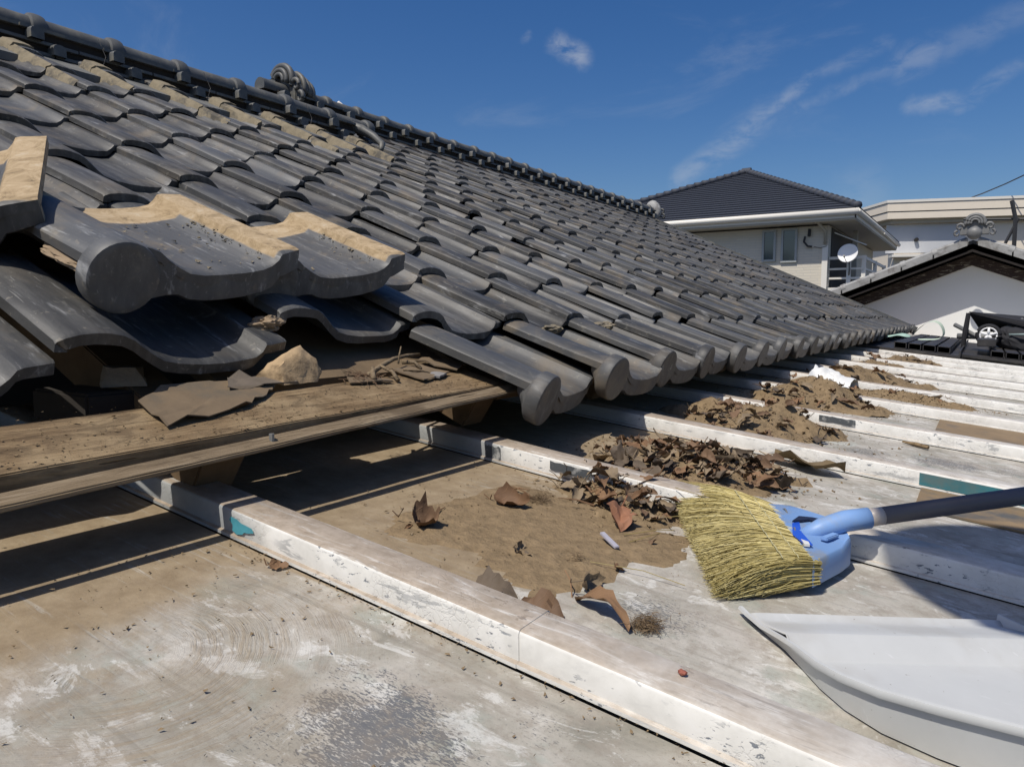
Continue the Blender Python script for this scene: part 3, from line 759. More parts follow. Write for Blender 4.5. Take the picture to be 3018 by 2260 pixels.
# bare patches on the battens and sheets
def face_patch(k, xa, xb, za, zb_, mat, name='bare_patch', jag=0.):
    b = B(); n = 8; v = []; f = []; r2 = random.Random(k)
    for i in range(n+1):
        x = xa+(xb-xa)*i/n; y = by(k, x)-.0017
        v += [(x, y, lz(x, za+r2.uniform(-jag, jag))), (x, y, lz(x, zb_+r2.uniform(-jag, jag)))]
    for i in range(n): f.append((2*i, 2*i+2, 2*i+3, 2*i+1))
    b.add(v, f); b.obj(name, mat, roof)
face_patch(2, .050, .118, .012, .0245, M_SLATE, jag=.0008)
face_patch(2, -.066, -.038, .004, .0245, M_SLATE, jag=.002)
face_patch(4, .252, .33, .012, .026, M_SLATE, jag=.001)
face_patch(3, .488, 1.2, .006, .0258, M_TEAL)
# small teal island left on the near batten end
b = B(); pts = []
for k in range(14):
    a = 2*math.pi*k/14; r_ = 1+.35*math.sin(3*a+1)+.15*math.sin(7*a); x = -.040+.017*r_*math.cos(a)
    pts.append((x, by(1, x)-.0019, lz(x, .0150+.0068*r_*math.sin(a))))
b.add(pts, [tuple(range(14))]); b.obj('paint_patch', simple('turquoise_paint', (.07, .30, .37), .5, 80, .3), roof)
def pan_patch(k, xa, xb, d0, d1, mat):
    b = B(); b.hexa([(xa, by(k, xa)+d0, lz(xa, .0012)), (xb, by(k, xb)+d0, lz(xb, .0012)), (xb, by(k, xb)+d1, lz(xb, .0012)), (xa, by(k, xa)+d1, lz(xa, .0012)),
                     (xa, by(k, xa)+d0, lz(xa, .004)), (xb, by(k, xb)+d0, lz(xb, .004)), (xb, by(k, xb)+d1, lz(xb, .004)), (xa, by(k, xa)+d1, lz(xa, .004))])
    b.obj('unpainted_panel', mat, roof)
pan_patch(2, .492, 1.6, .30, .444, M_BROWN)
pan_patch(4, .478, 1.6, .17, .444, M_BROWN)

# ------------------------------------------------------------------ leaves
def leaf_mesh(name, L, W, curl, fold, seed, mat, lobes=0.):
    r2 = random.Random(seed); n = 10; m = 6; v = []; f = []
    tw = r2.uniform(-.6, .6)*(1 if seed < 50 else .2); cx = r2.uniform(-.4, .4)
    for i in range(n+1):
        t = i/n; wd = W*.5*(math.sin(math.pi*t**.8)**.75)*(1+(.20 if W < .07 else .04)*r2.uniform(-1, 1)+lobes*math.sin(t*18)) if 0 < i < n else .0006
        ang = curl*(t-.5); px = L*(math.sin(ang)/curl+.5) if abs(curl) > .01 else L*t
        pz = L*(1-math.cos(ang))/curl if abs(curl) > .01 else 0
        for j in range(m+1):
            u = j/m*2-1; a = fold*abs(u)+cx*u
            y = wd*u*math.cos(fold*abs(u)*.6); z = wd*abs(u)*math.sin(fold)*abs(u)**.6+wd*cx*u*.6
            z += (.26 if W < .07 else .10)*wd*r2.uniform(-1, 1)+.12*W*math.sin(t*9+seed)*u
            q = Vector((px-L*.5, y, z)); q.rotate(Matrix.Rotation(tw*(t-.5), 3, 'X')); v.append((q.x, q.y, q.z+pz))
    for i in range(n):
        for j in range(m): a = i*(m+1)+j; f.append((a, a+m+1, a+m+2, a+1))
    b = B(); b.add(v, f); b.tube([(-L*.5-.25*L, .004, .006), (-L*.5-.1*L, .002, 0), (-L*.5, 0, pz*0+v[m//2][2])], .0008, 4)
    me = b.me(name, mat); return autosmooth(me, 60)
LM = []
for i in range(18):
    r2 = random.Random(i*7+1)
    LM.append(leaf_mesh('leaf', r2.uniform(.036, .066), r2.uniform(.016, .032), r2.choice([-1, 1])*r2.uniform(.3, 2.0), r2.uniform(.1, .8), i, ML[i % 4], r2.uniform(0, .06)))
def soil_mesh(name, cx, cy, rx, ry, rot, hgt, seed, n=56, mat=None):
    v = []; f = []; ca, sa = math.cos(rot), math.sin(rot)
    def hh(u, w_):
        d = math.sqrt(u*u+w_*w_)
        edge = mn.noise(Vector((u*1.7+seed, w_*1.7, 1)))*.45+mn.noise(Vector((u*5+seed, w_*5, 4)))*.15
        q = max(0, 1-d*(1+edge))
        z = hgt*(q**.9)*(.8+.7*mn.noise(Vector((u*3+seed, w_*3, 7))))
        if q > 0: z += min(1, q*5)*(.0035*mn.fractal(Vector((u*16, w_*16, seed)), .6, 2, 4)+.0008)
        return max(z, .0009+.0008*mn.noise(Vector((u*30, w_*30, 2)))) if q > 0 else -.002
    H = {}
    for i in range(n+1):
        for j in range(n+1):
            u = i/n*2.4-1.2; w_ = j/n*2.4-1.2; x = cx+rx*u*ca-ry*w_*sa; y = cy+rx*u*sa+ry*w_*ca
            v.append((x, y, lz(x, hh(u, w_))))
    for i in range(n):
        for j in range(n): a = i*(n+1)+j; f.append((a, a+n+1, a+n+2, a+1))
    def surf(u, w_): x = cx+rx*u*ca-ry*w_*sa; y = cy+rx*u*sa+ry*w_*ca; return Vector((x, y, lz(x, max(0, hh(u, w_)))))
    return mesh(name, v, f, True, mat or M_SOIL), surf
def heap(label, cx, cy, rx, ry, rot, hgt, seed, nl, lscale=1., soil_only=False, leaf_reg=(-.9, .9, -.9, .9), lift=.004):
    root = empty('leaf_heap', (0, 0, 0), label=label, cat='leaf heap', group='heaps of soil and dead leaves on the lower roof')
    me, surf = soil_mesh('soil', cx, cy, rx, ry, rot, hgt, seed); add('soil', me, root, kind='stuff')
    r2 = random.Random(seed); k = 0
    while k < nl:
        u = r2.uniform(*leaf_reg[:2]); w_ = r2.uniform(*leaf_reg[2:])
        if u*u+w_*w_ > 1.05: continue
        P = surf(u, w_); k += 1
        ro = Matrix.Rotation(r2.uniform(0, 6.28), 4, 'Z') @ Matrix.Rotation(r2.gauss(0, .28), 4, 'X') @ Matrix.Rotation(r2.gauss(0, .24), 4, 'Y') @ Matrix.Scale(lscale*r2.choice([.25, .35, .5, .6, .8, .95, 1.1, 1.4]), 4)
        me_ = LM[r2.randrange(18)]; mz = min((ro @ v.co).z for v in me_.vertices)
        add('leaf', me_, root, mw=Matrix.Translation(P+Vector((0, 0, -mz*.75-.001+abs(r2.gauss(0, .005))*(1 if nl > 10 else 0)))) @ ro)
    for _ in range(7 if nl > 10 else 3):
        u = r2.uniform(-.9, .9); w_ = r2.uniform(-.9, .9); P = surf(u, w_)+Vector((0, 0, .006 if nl > 10 else .002)); a = r2.uniform(0, 6.28); l = r2.uniform(.02, .05); e = Vector((math.cos(a)*l, math.sin(a)*l, r2.uniform(-.001, .014)))
        b = B(); b.tube([P, P+e*.5+Vector((r2.gauss(0, .003), r2.gauss(0, .003), .002)), P+e], [.0012, .001, .0005], 5); b.obj('stalk', ML[2], root)
    # crumbs
    b = B()
    for _ in range(int((2600 if hgt > .01 else 800)*max(rx, .1)/.2)):
        u = r2.gauss(0, .7); w_ = r2.gauss(0, .7)
        if abs(u) > 1.7 or abs(w_) > 1.7: continue
        P = surf(u, w_)
        s = r2.choice([.0006, .001, .0014, .002, .003, .0045] if hgt > .01 else [.0005, .0007, .001, .0014])*r2.uniform(.7, 1.2); b.add([P+Vector((r2.uniform(-1, 1), r2.uniform(-1, 1), r2.uniform(-.2, 1)))*s for _ in range(4)], [(0, 1, 2), (0, 2, 3), (0, 3, 1), (1, 3, 2)])
    b.obj('crumbs', M_SOIL, root, kind='stuff')
    return root
heap('flat brown soil drift with scattered leaves in the channel beside the bristles', .150, -.245, .150, .150, .3, .0022, 5, 6, .5)
heap('line of curled dead leaves pressed against the broom bristle tips', .165, -.060, .105, .075, -.9, .018, 8, 95, .78, leaf_reg=(-1, 1, -.9, .9))
heap('thick heap of broad dead leaves over a batten just beyond the broom', .175, .17, .132, .152, -.9, .036, 12, 175, .80)
heap('mound of brown soil with dark leaves behind the single large leaf', .150, .66, .165, .165, -.75, .062, 21, 80, .72, leaf_reg=(-.5, 1, -.9, .9))
heap('smooth soil mound beside the crumpled white sheet with leaves on its crest', .165, 1.26, .17, .20, -.8, .072, 31, 48, .8, leaf_reg=(-.2, 1, -.8, .8))
heap('low soil heap reaching over two battens with twigs at its end', .19, 2.03, .15, .34, -.5, .070, 44, 34, .9)
heap('small clump of soil and leaves nearest the black boxes', .20, 3.3, .12, .36, -.35, .060, 52, 26, 1.0)
heap('thin row of soil clods right of the white sheet in one channel', .35, 1.68, .19, .07, .02, .030, 63, 14, .9)

big = leaf_mesh('big_leaf', .128, .080, .35, .12, 77, leafmat('broad_olive_leaf', (.13, .09, .045), (.215, .16, .085)), .02)
def single(label, x, y, h, rz, rx, ry, me, name='fallen_leaf'):
    ro = Matrix.Rotation(rz, 4, 'Z') @ Matrix.Rotation(rx, 4, 'X') @ Matrix.Rotation(ry, 4, 'Y')
    mz = min((ro @ v.co).z for v in me.vertices); 
    m = Matrix.Translation((x, y, lz(x, .0006+(.020 if 'propped' in label else 0))-mz*.93)) @ ro
    return add(name, me, mw=m, label=label, cat='leaf')
single('largest broad brown leaf lying flat at the front of a soil mound', .325, .345, .020, -.30, -.16, .02, big)
single('crumpled dark red-brown leaf alone in the dusty channel', .054, -.338, .010, .5, .5, .2, leaf_mesh('leaf_a', .050, .036, 3.4, 1.2, 5, ML[0], .08))
single('orange-brown leaf arched upward left of the leaf line', .085, -.205, .010, .15, .5, 0, leaf_mesh('leaf_b', .055, .030, 1.6, .9, 6, ML[2]))
single('pointed reddish lobed leaf hanging off the leaf line', .215, -.170, .008, -1.1, -.25, .35, leaf_mesh('leaf_c', .050, .036, -.6, .5, 9, leafmat('red_leaf', (.22, .10, .055), (.34, .17, .10)), .10))
single('long arched brown leaf lying against the near batten', .300, -.392, .006, -.38, -.15, .0, leaf_mesh('leaf_d', .078, .021, -1.7, .2, 55, ML[2]))
single('rounded red-brown leaf resting on the near batten edge', .262, -.436, .008, .2, .35, .05, leaf_mesh('leaf_e', .046, .036, -.7, .6, 15, ML[0]))
single('narrow twisted leaf standing up in the swept dust', .262, -.352, .012, 1.1, 1.0, .5, leaf_mesh('leaf_f', .046, .020, 1.9, .9, 18, ML[3]))
single('small upright leaf scrap in the middle of the dust', .168, -.322, .006, 1.5, 1.2, .2, leaf_mesh('leaf_g', .020, .012, 1.0, .5, 21, ML[3]))
single('tiny dark curled leaf beside the small upright scrap', .180, -.330, .003, .3, .1, .1, leaf_mesh('leaf_h', .016, .010, 1.4, .6, 22, ML[1]))
single('leaf half hidden behind the near batten top edge', .215, -.438, .012, .5, .1, 0, leaf_mesh('leaf_i', .050, .03, -1.6, .4, 23, ML[1]))
single('orange torn leaf at the batten foot left of the seam', .035, -.521, .004, .8, .2, .1, leaf_mesh('leaf_j', .018, .013, 1.0, .4, 25, ML[2], .1))
single('orange leaf with a long stalk propped on the second batten', .125, -.045, .024, 1.9, .3, .4, leaf_mesh('leaf_k', .040, .022, 1.3, .5, 26, ML[2]))
b = B(); b.box(-.016, .016, -.003, .003, 0, .003)
add('plastic_sliver', b.me('plastic_sliver', simple('lilac_plastic', (.38, .37, .42), .5), bevel=.0006), mw=Matrix.Translation((.232, -.238, lz(.232, .006))) @ Matrix.Rotation(-.55, 4, 'Z') @ Matrix.Rotation(.25, 4, 'Y'), label='thin grey-lilac plastic sliver on the dust below the bristles', cat='scrap')
b = B(); b.tube([(.43, .80, lz(.43, .005)), (.455, .79, lz(.455, .006)), (.480, .776, lz(.48, .006))], [.002, .005, .004], 6); b.obj('wood_stick', M_WOOD, label='pale wood stick lying alone in a channel', cat='stick')
lump('red_chip', (.0032, .0025, .0018), simple('red_chip', (.28, .09, .06), .8), 3, label='small red chip on the near batten top', cat='chip', mw=Matrix.Translation((.405, -.487, lz(.405, .031))))
# grit over the sheet near the viewer
b = B(); r2 = random.Random(9)
for _ in range(1500):
    x = abs(r2.gauss(0, .22))-.08; y = r2.uniform(-.8, .0)
    kk = int((y-Y0)//PB); fr_ = (y-Y0)-kk*PB
    if fr_ < .055: continue
    if r2.random() < .35: y = Y0-.004-abs(r2.gauss(0, .012)); x = r2.uniform(-.05, .55)
    s = r2.choice([.0006, .0008, .0012, .0018, .0024])*r2.uniform(.6, 1.2)
    P = Vector((x, y, lz(x, .0008))); b.add([P+Vector((r2.uniform(-1, 1), r2.uniform(-1, 1), r2.uniform(0, 1)))*s for _ in range(4)], [(0, 1, 2), (0, 2, 3), (0, 3, 1), (1, 3, 2)])
b.obj('soil_grit', M_SOIL, kind='stuff')
# lint tufts
def tuft(x, y, r, n, seed, label):
    b = B(); r2 = random.Random(seed)
    for _ in range(n):
        a = Vector((r2.gauss(0, r*.5), r2.gauss(0, r*.5), abs(r2.gauss(0, r*.35)))); d = Vector((r2.uniform(-1, 1), r2.uniform(-1, 1), r2.uniform(-.3, .5)))*r*.7
        b.tube([a-d*.5, a+Vector((r2.uniform(-1, 1), r2.uniform(-1, 1), .5))*r*.12, a+d*.5], .00022, 3, cap=False)
    b.obj('root_tuft', leafmat('root_fibre', (.10, .065, .035), (.2, .14, .08)), label=label, cat='root tuft', loc=(x, y, lz(x, .001)))
tuft(.338, -.388, .012, 420, 1, 'fuzzy brown root tuft at the tip of the long arched leaf')
tuft(.098, -.165, .016, 200, 2, 'fuzzy dark root tuft behind the orange arched leaf')
tuft(.225, -.300, .009, 60, 3, 'tiny sprig of roots in the swept dust')

# ------------------------------------------------------------------ debris on the planks
def on_plank(x, y, h=0):
    t = (y+1.15)/1.17; zf = -.025+.028*t; zb2 = .003+.023*t
    return Vector((x, y, zf+(zb2-zf)*((-.08-x)/.086)+h))
def slab_piece(name, pts, th, label, cat, mat, wav=.002, seed=0):
    """ragged thin sheet lying on the plank; pts = outline (x, y)"""
    r2 = random.Random(seed); b = B(); n = len(pts); v = []
    cx = sum(p[0] for p in pts)/n; cy = sum(p[1] for p in pts)/n
    out = []
    for i in range(n):
        a = pts[i]; c = pts[(i+1) % n]
        for k in range(4):
            t = k/4; out.append((a[0]+(c[0]-a[0])*t+r2.gauss(0, .0014)*(k > 0), a[1]+(c[1]-a[1])*t+r2.gauss(0, .0014)*(k > 0)))
    N = len(out); rings = (1., .66, .33)
    for s_ in rings:
        for x, y in out:
            X = cx+(x-cx)*s_; Y = cy+(y-cy)*s_; h = .002+wav*(1+math.sin(X*190+seed)*math.cos(Y*130))*(.6+.6*s_)
            v.append(on_plank(X, Y, h+th))
    v.append(on_plank(cx, cy, .003+wav+th)); m0 = len(v)
    v += [Vector(q)-Vector((0, 0, th)) for q in v[:N]]
    f = []
    for r_ in range(2):
        for i in range(N): f.append((r_*N+i, r_*N+(i+1) % N, (r_+1)*N+(i+1) % N, (r_+1)*N+i))
    for i in range(N): f.append((2*N+i, 2*N+(i+1) % N, 3*N)); f.append((i, m0+i, m0+(i+1) % N, (i+1) % N))
    f.append(tuple(m0+i for i in range(N))[::-1])
    b.add(v, f); me = b.me(name, mat); autosmooth(me, 35); return add(name, me, label=label, cat=cat)
M_FELT = simple('old_felt_paper', (.155, .112, .068), .95, 26, .35, .6, .003, dirt=((.12, .095, .065), 18))
slab_piece('felt_scrap', [(-.110, -.535), (-.170, -.530), (-.205, -.475), (-.200, -.41), (-.178, -.345), (-.150, -.385), (-.128, -.430)], .0012, 'large torn sheet of brown roofing felt on the plank', 'felt scrap', M_FELT, .003, 1)
slab_piece('felt_scrap', [(-.168, -.425), (-.200, -.40), (-.205, -.335), (-.185, -.300), (-.165, -.325)], .0012, 'dark pointed felt scrap behind the large torn sheet', 'felt scrap', simple('dark_felt', (.13, .105, .08), .95, 30, .4, .5, .003), .006, 2)
slab_piece('bark_piece', [(-.140, -.175), (-.162, -.19), (-.170, -.235), (-.153, -.245)], .002, 'narrow flat bark piece lying left of the twigs', 'bark piece', M_FELT, .001, 3)
slab_piece('bark_piece', [(-.125, -.125), (-.18, -.135), (-.185, -.065), (-.140, -.045)], .002, 'broad flat bark piece under the twigs at the plank end', 'bark piece', M_FELT, .0015, 4)
slab_piece('bark_piece', [(-.145, -.02), (-.20, -.06), (-.21, -.02), (-.165, .03)], .002, 'curled bark strip next to the end of the stripped plank', 'bark piece', M_FELT, .003, 5)
slab_piece('bark_piece', [(-.128, -.085), (-.140, -.10), (-.150, -.07), (-.138, -.055)], .003, 'small grey chip on the plank below the broad bark piece', 'bark piece', simple('grey_chip', (.22, .21, .20), .8), .001, 6)
# clay lump with a dark broken side
def clay(name, pts, mat, label, cat, seed, mats2=None):
    import bmesh
    bm = bmesh.new()
    for p in pts: bm.verts.new(p)
    r = bmesh.ops.convex_hull(bm, input=bm.verts)
    bmesh.ops.recalc_face_normals(bm, faces=bm.faces)
    bmesh.ops.subdivide_edges(bm, edges=bm.edges[:], cuts=3, use_grid_fill=True)
    bmesh.ops.triangulate(bm, faces=bm.faces[:])
    for v in bm.verts: v.co += v.co.normalized()*.0035*mn.fractal(v.co*45+Vector((seed, 0, 0)), .7, 2.2, 4)+Vector((mn.noise(v.co*90), mn.noise(v.co*90+Vector((5, 0, 0))), mn.noise(v.co*90+Vector((0, 7, 0)))))*.0012
    me = bpy.data.meshes.new(name); bm.to_mesh(me); bm.free(); me.materials.append(mat); autosmooth(me, 42); return me
me = clay('clay_lump', [(-.028, -.052, .004), (.020, -.030, .0), (.028, .030, .0), (.012, .050, .002), (-.03, .04, .0), (-.01, -.045, .020), (.010, -.030, .026), (.0, -.012, .043), (.012, .008, .046), (.004, .022, .056), (-.012, .036, .052), (.016, .042, .034), (.020, .046, .014), (-.03, 0, .03), (-.024, .03, .044)],
          simple('tan_clay', (.42, .30, .17), .95, 40, .3, .7, .003, dirt=((.16, .11, .06), 30)), '', '', 3)
P = on_plank(-.186, -.322)
add('clay_lump', me, mw=Matrix.Translation(P) @ Matrix.Rotation(.12, 4, 'Z') @ Matrix.Scale(.86, 4), label='large pointed tan clay lump under the raised tile edge', cat='clay lump')
me = clay('clay_block', [(-.03, -.03, 0), (.016, -.026, 0), (.02, .028, 0), (-.03, .028, 0), (-.03, -.024, .026), (.006, -.020, .026), (.012, .014, .024), (.004, .026, .014), (-.03, .024, .024)],
          simple('grey_clay', (.26, .22, .17), .95, 90, .35, .9, .003), '', '', 8)
b = B(); b.box(-.035, .035, -.10, .13, -.052, .0); 
o = add('clay_block', me, mw=Matrix.Translation((-.270, -.490, .030)) @ Matrix.Rotation(-.5, 4, 'Z') @ Matrix.Scale(.85, 4), label='grey faceted clay block on the beam below the second lifted tile', cat='clay block')
b = B(); b.box(-.37, -.245, -.545, -.405, -.01, .026); b.obj('eave_beam', M_SHEATH, house, bevel=.003)  # beam coloured near black for the shade of the hollow eave
# clay clod stuck in the tile joint
M_CLOD = simple('joint_clay', (.25, .185, .12), .95, 70, .4, .9, .004)
P = rp(.268, -.305, -.012)
lump('joint_clod', (.022, .022, .012), M_CLOD, 6, label='crumbling clay wedged in the joint above the tan lump', cat='clay clod', mw=Matrix.Translation(P), rough=.38, sc=2.4, sub=4)
P = rp(.262, -.560, .055)
b = B(); r2 = random.Random(4)
lump('joint_clod', (.045, .013, .006), M_CLOD, 7, label='pale clay flake hanging under the roll of the disk-fronted removed tile', cat='clay clod', mw=pmat((-.2462, -.5319, .1609), 8.2, -4.5, 1.27) @ Matrix.Translation((-.065, .006, -.008)), rough=.34, sc=2.4, sub=4)
lump('clay_patch', (.022, .026, .009), M_MORTAR, 11, label='pale clay smear in the tile valley above the second round eave disk', cat='clay clod', mw=Matrix.Translation(rp(.240, .425, -.017)), rough=.35, sc=2.4, sub=4)
lump('clay_patch', (.026, .034, .010), M_MORTAR, 12, label='wider pale clay smear in the tile valley above the third round eave disk', cat='clay clod', mw=Matrix.Translation(rp(.248, .695, -.016)), rough=.35, sc=2.4, sub=4)
b = B(); r2 = random.Random(31)
for _ in range(1400):
    y = r2.uniform(-.75, .02); x = -.082-abs(r2.gauss(0, .045)); s_ = r2.choice([.0005, .0007, .001, .0014, .0022])*r2.uniform(.7, 1.2)
    if x < -.24: continue
    P = on_plank(x, y, .0004); b.add([P+Vector((r2.uniform(-1, 1), r2.uniform(-1.3, 1.3), r2.uniform(0, .8)))*s_ for _ in range(4)], [(0, 1, 2), (0, 2, 3), (0, 3, 1), (1, 3, 2)])
b.obj('plank_grit', M_SOIL, house, kind='stuff')
# twigs
def twig(label, pts, r0):
    b = B(); b.tube([on_plank(x, y, h) for x, y, h in pts], [r0*(1-.5*i/len(pts)) for i in range(len(pts))], 6)
    b.obj('twig', M_WOOD2, label=label, cat='twig', group='dry twigs on the stripped plank', smooth=True)
twig('longest forked twig leaning across the bark pieces', [(-.165, -.20, .006), (-.178, -.16, .012), (-.190, -.12, .016), (-.205, -.07, .014), (-.215, -.03, .010)], .0042)
twig('short thick twig at the left of the twig pile', [(-.150, -.205, .006), (-.170, -.185, .010), (-.185, -.170, .008)], .0045)
twig('thin twig sticking up from the twig pile', [(-.18, -.12, .012), (-.182, -.115, .026), (-.185, -.108, .036)], .0016)
twig('twig crossing under the longest one toward the plank front', [(-.140, -.165, .004), (-.158, -.158, .010), (-.175, -.165, .014)], .0034)
twig('thin curved twig right of the twig pile', [(-.165, -.125, .008), (-.155, -.10, .008), (-.148, -.085, .005)], .0022)
twig('stub of twig near the end of the plank', [(-.190, -.10, .01), (-.178, -.085, .012), (-.165, -.085, .006)], .004)
b = B()
for _ in range(70):
    x = r2.gauss(-.160, .008); y = r2.gauss(-.215, .014); a = r2.uniform(0, 6.28); l = r2.uniform(.006, .02)
    b.tube([on_plank(x, y, .002+r2.uniform(0, .008)), on_plank(x+l*math.cos(a), y+l*math.sin(a), .002+r2.uniform(0, .01))], .0004, 3)
b.obj('root_tuft', ML[0], label='matted root fibres left of the thick twig', cat='root tuft')

# ------------------------------------------------------------------ broom
broom = empty('broom', (.40, -.08, lz(.4)), label='straw broom with a pale blue plastic head and dark handle', cat='broom')
bi = Matrix.Translation(-broom.location)
def bo(b, name, mat, smooth=False, bevel=0, parent=broom, **k):
    o = b.obj(name, mat, parent, smooth, bevel, **k)
    if parent is broom: o.matrix_local = bi
    return o
def LP(x, y, h): return Vector((x, y, lz(x, h)))
A0, B0 = LP(.350, -.040, .022), LP(.434, -.207, .022)   # cap mouth line
T0, T1 = Vector((.198, .020)), Vector((.366, -.292))    # bristle tip line
b = B(); r2 = random.Random(77)
for i in range(7500):
    u = r2.random(); lay = r2.random()
    uu = u
    st = A0.lerp(B0, u)+Vector((0, 0, (lay-.5)*.024)); st += Vector((.010, .006, 0))*r2.random()
    tp = T0.lerp(T1, min(1, max(0, u+r2.gauss(0, .022))))
    l = r2.uniform(.80, 1.03) if r2.random() < .8 else r2.uniform(.5, .85)
    base2 = Vector((st.x, st.y)); e2 = base2.lerp(tp, l)
    bulge = math.sin(math.pi*u)
    hs = st.z-lz(st.x); he = .002+lay*.016
    pts = []
    ph = r2.uniform(0, 6.28); am = r2.uniform(.0004, .0022) if r2.random() < .85 else r2.uniform(.002, .006); fq = r2.uniform(4, 9)
    nseg = 6
    dirv = (e2-base2).normalized(); nr_ = Vector((-dirv.y, dirv.x))
    for k in range(nseg+1):
        t = k/nseg; q = base2.lerp(e2, t)+nr_*am*math.sin(ph+fq*t)*t*1.6
        hh = hs+(he-hs)*t+.010*math.sin(math.pi*t)*(lay-.1)+am*.6*math.cos(ph+fq*t)*t
        pts.append(LP(q.x, q.y, max(.0012, hh)))
    b.tube(pts, [.00055, .00052, .0005, .00046, .0004, .00034, .00026], 3, r2.random(), cap=False)
me = b.me('bristles', M_STRAW, True, attr=True); o = add('bristles', me, broom, kind='stuff'); o.matrix_local = bi
# stitching rows and stray straws
b = B()
for t in (.12, .30):
    pts = []
    for k in range(25):
        u = .02+.96*k/24; q = A0.lerp(B0, u); tp = T0.lerp(T1, u); q2 = Vector((q.x, q.y)).lerp(tp, t)
        hs = q.z-lz(q.x); pts.append(LP(q2.x, q2.y, hs+.013+.006*t*1.5+.0015*(k % 2)))
    b.tube(pts, .0005, 4)
bo(b, 'stitching', simple('thread', (.45, .42, .25), .8))
b = B()
for a_, c_, h_ in (((.28, -.19), (.325, -.10), .034), ((.30, -.08), (.36, -.14), .036), ((.24, -.06), (.30, -.10), .032), ((.335, -.285), (.24, -.30), .004), ((.27, -.14), (.232, -.20), .004), ((.26, -.16), (.245, -.215), .003)):
    b = B(); b.tube([LP(a_[0], a_[1], h_), LP((a_[0]+c_[0])/2+.006, (a_[1]+c_[1])/2+.004, h_+.003), LP(c_[0], c_[1], h_*.9)], .00045, 4)
    bo(b, 'stray_straw', M_STRAW)
# head: a flattened cap, polygon lofted between bottom and top with rounded shoulders
poly = [(.350, -.040), (.372, -.024), (.398, -.030), (.425, -.052), (.447, -.083), (.456, -.112), (.452, -.140), (.436, -.209)]
cxy = (sum(p[0] for p in poly)/8, sum(p[1] for p in poly)/8)
v = []; f = []
levels = [(.008, .97), (.0105, 1.), (.029, 1.), (.0335, .982), (.0355, .95)]
for h_, s_ in levels:
    for i, (x, y) in enumerate(poly):
        k = s_
        X = cxy[0]+(x-cxy[0])*k; Y = cxy[1]+(y-cxy[1])*k
        hb = h_ if i not in (3, 4, 5) or h_ < .02 else h_+.004
        v.append(LP(X, Y, hb))
n = 8
for r_ in range(len(levels)-1):
    for i in range(n): f.append((r_*n+i, r_*n+(i+1) % n, (r_+1)*n+(i+1) % n, (r_+1)*n+i))
f.append(tuple((len(levels)-1)*n+i for i in range(n))); f.append(tuple(range(n))[::-1])
b = B(); b.add(v, [q[::-1] for q in f]); b.f = [q[::-1] for q in b.f]
import bmesh
me = b.me('head', M_BLUE); bm = bmesh.new(); bm.from_mesh(me); bmesh.ops.recalc_face_normals(bm, faces=bm.faces); bmesh.ops.triangulate(bm, faces=[q for q in bm.faces if len(q.verts) > 4]); bm.to_mesh(me); bm.free(); autosmooth(me, 50)
head = add('head', me, broom); head.matrix_local = bi
# raised socket body, socket tube, dark plate with a hollow's shade in its colour
b = B(); b.tube([LP(.408, -.125, .031), LP(.425, -.108, .040), LP(.446, -.090, .050), LP(.468, -.076, .056)], [.007, .0112, .0118, .0115], 16); sk = bo(b, 'socket', M_BLUE, True)
b = B(); b.prism([(.395, -.075), (.409, -.072), (.426, -.076), (.432, -.088), (.424, -.0835), (.408, -.082), (.399, -.092), (.393, -.1)], lz(.41, .0385), lz(.41, .0405)); bo(b, 'recess_shade', simple('dark_recess_shade', (.012, .016, .04), .5))
b = B(); b.prism([(.393, -.100), (.399, -.092), (.409, -.130), (.428, -.170), (.4205, -.172), (.403, -.145)], lz(.41, .0370), lz(.41, .0380)); bo(b, 'label_sticker', M_LABEL)
b = B(); b.prism([(.414, -.158), (.4225, -.163), (.4255, -.172), (.4205, -.1735)], lz(.418, .0366), lz(.418, .0392)); bo(b, 'sticker_tear', M_PAPER)
b = B()
for p_ in (((.372, -.052), (.380, -.064)), ((.398, -.118), (.403, -.130))):
    b.tube([LP(*p_[0], .0355), LP((p_[0][0]+p_[1][0])/2, (p_[0][1]+p_[1][1])/2, .0385), LP(*p_[1], .0355)], .0009, 5)
bo(b, 'staple', M_METALG)
b = B(); b.box(-.013, .013, -.004, .004, 0, .004)
o = add('rib', b.me('rib', M_BLUE, bevel=.001), broom); o.matrix_local = bi @ (Matrix.Translation(LP(.437, -.128, .0375)) @ Matrix.Rotation(1.25, 4, 'Z'))
b = B(); b.tube([LP(.464, -.078, .055), LP(.482, -.066, .060)], [.0098, .0098], 16); bo(b, 'handle_collar', M_PIPE, True)
b = B(); b.tube([LP(.480, -.0675, .0595), LP(.60, .012, .093), LP(1.25, .44, .275)], [.0098, .0098, .0098], 18); bo(b, 'handle', M_HANDLE, True)

